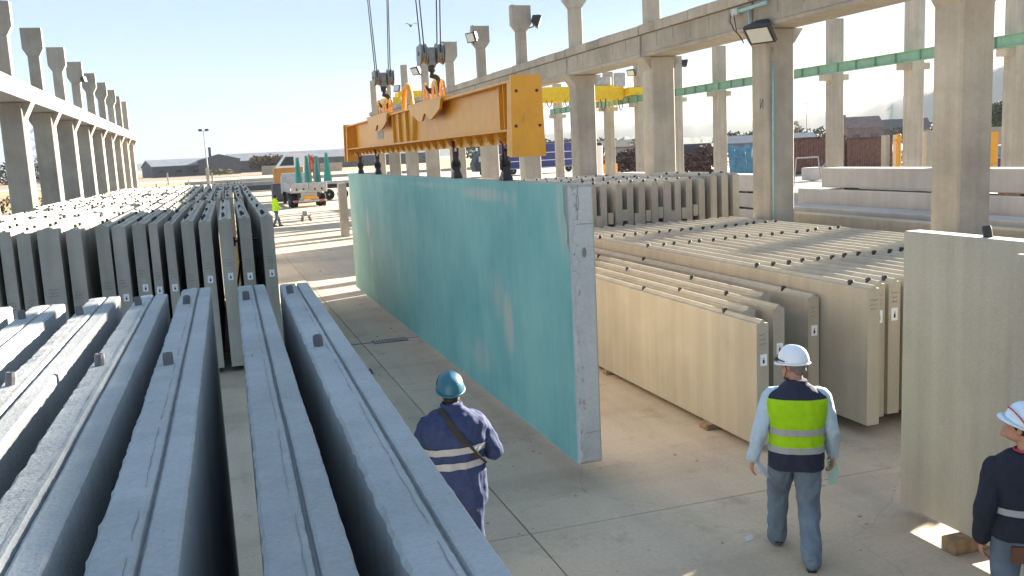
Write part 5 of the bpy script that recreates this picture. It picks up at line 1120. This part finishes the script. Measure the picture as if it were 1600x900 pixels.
def person(label, at, rot, P, voxel=.0065):
    t = thing('person', label, 'person', (0,0,0)); t.location = at; t.rotation_euler[2] = rot
    HM = head_mat(Vector(P['head']), *P['hrot']); mb = MB(); mf = MB()
    torso_rings(mb, [(.84,.150,.105,0),(.92,.158,.115,0),(1.02,.140,.10,0),(1.12,.142,.10,.0),(1.25,.158,.108,0),(1.36,.165,.10,-.005),(1.425,.14,.08,-.01),(1.47,.072,.06,-.01)])
    limb(mb, [(0,-.012,1.42), (0,-.002,1.50), tuple(HM @ Vector((0,-.02,-.05)))], [.066,.057,.055], sub=3)
    head_shapes(mb, HM)
    for s in ('L', 'R'):
        sh, el, wr = P['arm'+s]; hp, kn, an = P['leg'+s]
        limb(mb, [sh, el, wr], [.052,.040,.029]); limb(mb, [hp, kn, an], [.080,.055,.040]); hd = P.get('hand'+s)
        if hd: hand(mb, mf, wr, *hd)
    body = fuse(mb, voxel, 3)
    bm = bmesh.new(); bm.from_mesh(body); fm = mf.mesh('f'); bm.from_mesh(fm); bm.to_mesh(body); bm.free(); bpy.data.meshes.remove(fm); body.shade_smooth()
    body.materials.append(M['skin']); b = link('body', body, None, t)
    mb = MB()
    for s in (-1, 1): put_ball(mb, HM, (s*.031,.078,.012), (.012,.010,.009), 10, 6)
    part('eye', mb, M['eye'], t, smooth=True); mb = MB()
    for s in (-1, 1): put_ball(mb, HM, (s*.031,.0855,.012), (.005,.004,.005), 8, 6); put_ball(mb, HM, (s*.031,.088,.036), (.020,.008,.004), 8, 6)
    part('pupil_and_brow', mb, M['hair_d'], t)
    return t, HM
def hair(t, HM, mat, low=-.055):
    mb = MB(); put_ball(mb, HM, (0,-.020,.030), (.0795,.097,.090)); put_ball(mb, HM, (0,-.066,-.030), (.060,.044,.042)); put_ball(mb, HM, (.070,-.010,.012), (.012,.032,.034)); put_ball(mb, HM, (-.070,-.010,.012), (.012,.032,.034))
    me = fuse(mb, .006, 2, .0025, 60)
    bm = bmesh.new(); bm.from_mesh(me); Rm = HM.to_3x3()
    bmesh.ops.bisect_plane(bm, geom=bm.verts[:]+bm.edges[:]+bm.faces[:], plane_co=HM @ Vector((0,.045,.03)), plane_no=Rm @ Vector((0,1,-.15)), clear_outer=True)
    bm.to_mesh(me); bm.free(); link('hair', me, mat, t)
JEANS = ([(.80,.158,.118,0),(.88,.172,.128,-.004),(.96,.166,.120,0),(1.02,.156,.112,0)], [.100,.074,.062])
def trousers(t, P, mat, seed, amp=.006, rad=None, hem=(0,0,-.02)):
    mb = MB(); torso_rings(mb, JEANS[0]); rd = rad or JEANS[1]
    for s in ('L', 'R'):
        hp, kn, an = P['leg'+s]; a2 = Vector(an)+(Vector(an)-Vector(kn)).normalized()*.045; mid = Vector(hp).lerp(Vector(kn), .5); ml = Vector(kn).lerp(Vector(an), .5)
        limb(mb, [hp, tuple(mid), kn, tuple(ml), tuple(a2)], [rd[0]+.004, (rd[0]+rd[1])/2+.004, rd[1], rd[2]+.005, rd[2]+.003])
    me = fuse(mb, .008, 2, amp, 11, seed); return link('trousers', me, mat, t)
def jacket(t, P, mat, seed, name='jacket', bulk=1.0, low=.84, collar=True, amp=.006, arm=(.070,.062,.050), sleeves=True):
    rows = [(low,.184*bulk,.132*bulk,0),(.94,.186*bulk,.136*bulk,-.003),(1.05,.176*bulk,.130*bulk,-.004),(1.16,.180*bulk,.130*bulk,-.004),(1.27,.200*bulk,.134*bulk,-.006),(1.35,.208*bulk,.126*bulk,-.010),(1.40,.196*bulk,.110*bulk,-.012),(1.435,.160*bulk,.095*bulk,-.012),(1.465,.112*bulk,.085,-.012)]
    if collar: rows += [(1.50,.086,.082,-.010),(1.525,.084,.082,-.008)]
    mb = MB(); torso_rings(mb, rows); tm = fuse(mb, .008, 2, amp*.8, 10, seed)
    if sleeves:
        mb = MB(); torso_rings(mb, rows)
        for s in ('L', 'R'):
            sh, el, wr = P['arm'+s]; limb(mb, [sh, tuple(Vector(sh).lerp(Vector(el), .5)), el, tuple(Vector(el).lerp(Vector(wr), .5)), tuple(Vector(wr)+(Vector(el)-Vector(wr)).normalized()*.01)], [arm[0], (arm[0]+arm[1])/2, arm[1], (arm[1]+arm[2])/2, arm[2]])
        me = fuse(mb, .0075, 3, amp, 10, seed)
    else: me = tm
    return link(name, me, mat, t), tm

# man in a fluorescent vest walking away
P2 = dict(head=(-.02,.035,1.625), hrot=(R(52), R(-2)), armL=((-.205,0,1.375),(-.285,-.045,1.10),(-.345,.0,.85)), armR=((.205,0,1.375),(.275,.0,1.10),(.295,.09,.86)),
          legL=((-.092,0,.90),(-.125,.22,.51),(-.135,.25,.11)), legR=((.092,0,.90),(.098,.0,.48),(.10,-.205,.115)), handL=((-.12,.12,-1), (-1,-.15,0), 1, .4), handR=((.0,.25,-1), (1,.1,.1), -1, .45))
# thumbs point forward: for the left hand the thumb side is d x n, for the right hand the reverse
t2, H2 = person('man in fluorescent yellow vest and white hard hat walking away', (4.36, 6.13, 0), R(-30), P2)
hair(t2, H2, M['hair_g']); trousers(t2, P2, M['denim'], 3.3, .012, [.116,.090,.074])
mbS = MB()
for s in ('L', 'R'):
    sh, el, wr = P2['arm'+s]; limb(mbS, [(sh[0]*.72, 0, 1.40), sh, tuple(Vector(sh).lerp(Vector(el), .5)), el, tuple(Vector(el).lerp(Vector(wr), .5)), wr], [.060,.066,.064,.060,.053,.045])
torso_rings(mbS, [(1.12,.150,.105,0),(1.30,.170,.115,0),(1.42,.15,.09,-.01),(1.47,.075,.07,-.01)])
link('shirt', fuse(mbS, .0075, 2, .010, 12, 1.7), M['shirt'], t2)
v2, tm2 = jacket(t2, P2, M['navy'], 5.1, 'vest', 1.18, .79, True, .009, sleeves=False)
link('fluorescent_back', band(tm2, .945, 1.385, .004, None, .0), M['hivis'], v2)
for z0, z1 in ((.945, .997), (1.092, 1.146)): link('reflective_band', band(tm2, z0, z1, .007, None, .0), M['reflect'], v2)
helmet(t2, H2, M['helmet_w'])
mb = MB(); mb.sweep([tuple(H2 @ Vector((.110*math.cos(a), -.008+.133*math.sin(a), .052+.01*math.sin(a)))) for a in [R(20+k*14) for k in range(12)]], .005, 6); gg = part('goggle_strap', mb, M['strap'], t2)
mb = MB(); put_ball(mb, H2, (-.05,.115,.055), (.035,.018,.018)); part('goggles', mb, M['glass'], gg, smooth=True)
mb = MB(); mb.sweep([tuple(H2 @ Vector(p)) for p in [(-.088,.02,.03),(-.084,.0,-.02),(-.07,.03,-.07),(-.02,.075,-.115),(.04,.06,-.105),(.08,.0,-.03),(.088,.01,.03)]], .003, 5); part('chin_strap', mb, M['strap'], t2)
boots(t2, (-.135,.27,.02), R(10), R(-12), M['boot'], 1); boots(t2, (.10,-.19,.006), R(-4), R(4), M['boot'], -1)
def held(name, label, root, pts, mat, cat):
    T = Matrix.Translation(root.location) @ Matrix.Rotation(root.rotation_euler[2], 4, 'Z'); mb = MB()
    for q in pts: mb.rings([[tuple(T @ Vector(p)) for p in q], [tuple(T @ (Vector(p)+Vector((.004,.002,0)))) for p in q]])
    return single(name, mb, mat, label, cat, loc=tuple(T @ Vector(pts[0][0])))
held('folded_paper', 'crumpled white paper in the left hand of the man in yellow vest', t2, [[(-.325,.0,.83),(-.285,.07,.80),(-.235,.055,.70),(-.29,-.01,.72)], [(-.30,.02,.78),(-.25,.08,.76),(-.20,.06,.66),(-.25,.0,.70)]], M['paper'], 'paper')
held('pale_green_sheet', 'pale green plastic sheet hanging from the right hand of the man in yellow vest', t2, [[(.255,.12,.80),(.325,.15,.79),(.335,.14,.60),(.27,.11,.585)], [(.27,.14,.79),(.34,.17,.77),(.345,.16,.63),(.28,.13,.62)]], M['pale_green'], 'plastic sheet')

# man in blue overalls with a strap, seen from behind
P1 = dict(head=(0,.05,1.60), hrot=(R(-2), R(14)), armL=((-.20,0,1.36),(-.285,.06,1.10),(-.16,.27,1.13)), armR=((.20,0,1.36),(.315,.03,1.10),(.16,.25,1.16)),
          legL=((-.095,0,.90),(-.105,.02,.49),(-.11,-.02,.09)), legR=((.095,0,.90),(.105,.02,.49),(.115,-.02,.09)), handL=((.7,.7,.1), (0,.3,1), 1, .5), handR=((-.7,.7,.1), (0,.3,1), -1, .5))
t1, H1 = person('man in blue overalls and blue hard hat seen from behind', (1.66, 6.78, 0), R(-10), P1)
hair(t1, H1, M['hair_d']); trousers(t1, P1, M['overall'], 7.2, .008, [.120,.098,.088])
j1, tm1 = jacket(t1, P1, M['overall'], 2.4, 'jacket', 1.28, .70, True, .015, (.072,.072,.062))
for z0, z1 in ((1.035, 1.09), (1.155, 1.21)): link('reflective_band', band(tm1, z0, z1, .010, None, -.05), M['reflect'], j1)
sh, el, wr = [Vector(p) for p in P1['armR']]
mb = MB(); q0 = el.lerp(wr, .12); q1 = el.lerp(wr, .32); mb.sweep([tuple(q0), tuple(q1)], .080, 18); part('sleeve_band', mb, M['reflect'], j1, smooth=True)
helmet(t1, H1, M['helmet_b'])
mb = MB(); mb.sweep([tuple(H1 @ Vector((.104*math.cos(a), .045+.01*math.sin(a), .042+.112*math.sin(a)))) for a in [R(k*10) for k in range(19)]], .006, 6); part('goggle_strap', mb, M['strap'], t1)
# strap lies on the jacket: project a line of points onto the jacket's back
from mathutils.bvhtree import BVHTree
bm = bmesh.new(); bm.from_mesh(j1.data); bv = BVHTree.FromBMesh(bm); L_ = []; Rr = []
for k in range(26):
    u = k/25; x = -.10+.36*u; z = 1.50-.52*u; hit = bv.ray_cast(Vector((x, -1, z)), Vector((0, 1, 0)))
    if hit[0] is None: continue
    L_.append(hit[0]+Vector((0, -.008, 0)))
bm.free(); V = []; F = []; dirp = Vector((.52, 0, .36)).normalized()
for k, p in enumerate(L_):
    V += [tuple(p+dirp*.026), tuple(p-dirp*.026), tuple(p-dirp*.026+Vector((0,.006,0))), tuple(p+dirp*.026+Vector((0,.006,0)))]
for k in range(len(L_)-1):
    for j in range(4): F.append((k*4+j, k*4+(j+1)%4, (k+1)*4+(j+1)%4, (k+1)*4+j))
mb = MB(); mb.add(V, F); top_s = part('shoulder_strap', mb, M['strap'], t1)
boots(t1, (-.11,-.01,.004), R(8), 0, M['boot'], 1); boots(t1, (.115,-.01,.004), R(-8), 0, M['boot'], -1)

# man in dark sweatshirt at the right edge, face turned left
P3 = dict(head=(-.025,.03,1.615), hrot=(R(58), R(20)), armL=((-.19,0,1.36),(-.250,-.03,1.09),(-.24,.06,.84)), armR=((.19,0,1.36),(.25,-.02,1.09),(.25,.05,.84)),
          legL=((-.095,0,.90),(-.11,.02,.49),(-.12,-.02,.09)), legR=((.095,0,.90),(.11,.02,.49),(.13,-.02,.09)), handL=((.05,.12,-1), (-1,.1,0), 1, .5), handR=((0,.12,-1), (1,.1,0), -1, .5))
t3, H3 = person('man in dark sweatshirt and pale helmet at the right edge looking up', (4.74, 4.27, 0), R(-27), P3); t3.scale = (.975, .975, .975)
hair(t3, H3, M['hair_d']); trousers(t3, P3, M['denim2'], 9.1, .006)
j3, tm3 = jacket(t3, P3, M['navy_sw'], 4.4, 'sweatshirt', 1.08, .89, False, .008, (.070,.068,.054))
link('reflective_band', band(tm3, 1.07, 1.115, .009, None, .0), M['reflect'], j3)
mb = MB(); torso_rings(mb, [(.905,.188,.140,-.004),(.94,.187,.139,-.004)]); bl = MB(); torso_rings(bl, [(.905,.180,.134,-.002),(.935,.180,.134,-.002)], 30); part('belt', bl, M['leather'], t3)
mb = MB(); mb.rings([[(-.12,-.150,.76),(-.03,-.152,.76),(-.03,-.150,.87),(-.12,-.146,.87)], [(-.12,-.12,.76),(-.03,-.12,.76),(-.03,-.12,.87),(-.12,-.12,.87)]]); part('leather_pouch', mb, M['leather'], t3)
mb = MB(); mb.torus((0,-.008,1.478), .076, .007, 'Z', 24, 8); part('red_neckline', mb, M['redcord'], t3, smooth=True)
helmet(t3, H3, M['helmet_p'])
mb = MB(); mb.sweep([tuple(H3 @ Vector(p)) for p in [(.02,.115,.075),(-.03,.118,.10),(-.085,.08,.11),(-.108,.02,.09),(-.112,-.03,.06),(-.10,-.07,.045)]], .005, 6); part('red_cord', mb, M['redcord'], t3)
boots(t3, (-.12,-.01,.004), R(10), 0, M['boot'], 1); boots(t3, (.13,-.01,.004), R(-10), 0, M['boot'], -1)

# distant worker in fluorescent jacket by the end of the left row
P4 = dict(head=(0,.06,1.60), hrot=(R(10), R(-14)), armL=((-.19,0,1.40),(-.26,.05,1.12),(-.2,.26,1.0)), armR=((.19,0,1.40),(.27,.02,1.12),(.2,.24,.98)),
          legL=((-.095,0,.90),(-.10,.16,.49),(-.10,.22,.10)), legR=((.095,0,.90),(.10,-.02,.48),(.11,-.22,.12)), handL=((.2,.9,-.2), (0,.3,1), 1, .4), handR=((-.2,.9,-.2), (0,.3,1), -1, .4))
t4, H4 = person('distant worker in fluorescent jacket beside the left rows of panels', (3.42, 51.4, 0), R(-70), P4, .012)
hair(t4, H4, M['hair_d']); trousers(t4, P4, M['denim2'], 2.2); j4, tm4 = jacket(t4, P4, M['hivis'], 1.4, 'jacket', 1.1, .86)
boots(t4, (-.10,.23,.004), 0, 0, M['boot'], 1); boots(t4, (.11,-.21,.006), 0, R(6), M['boot'], -1)
bpy.data.scenes.remove(TMP)
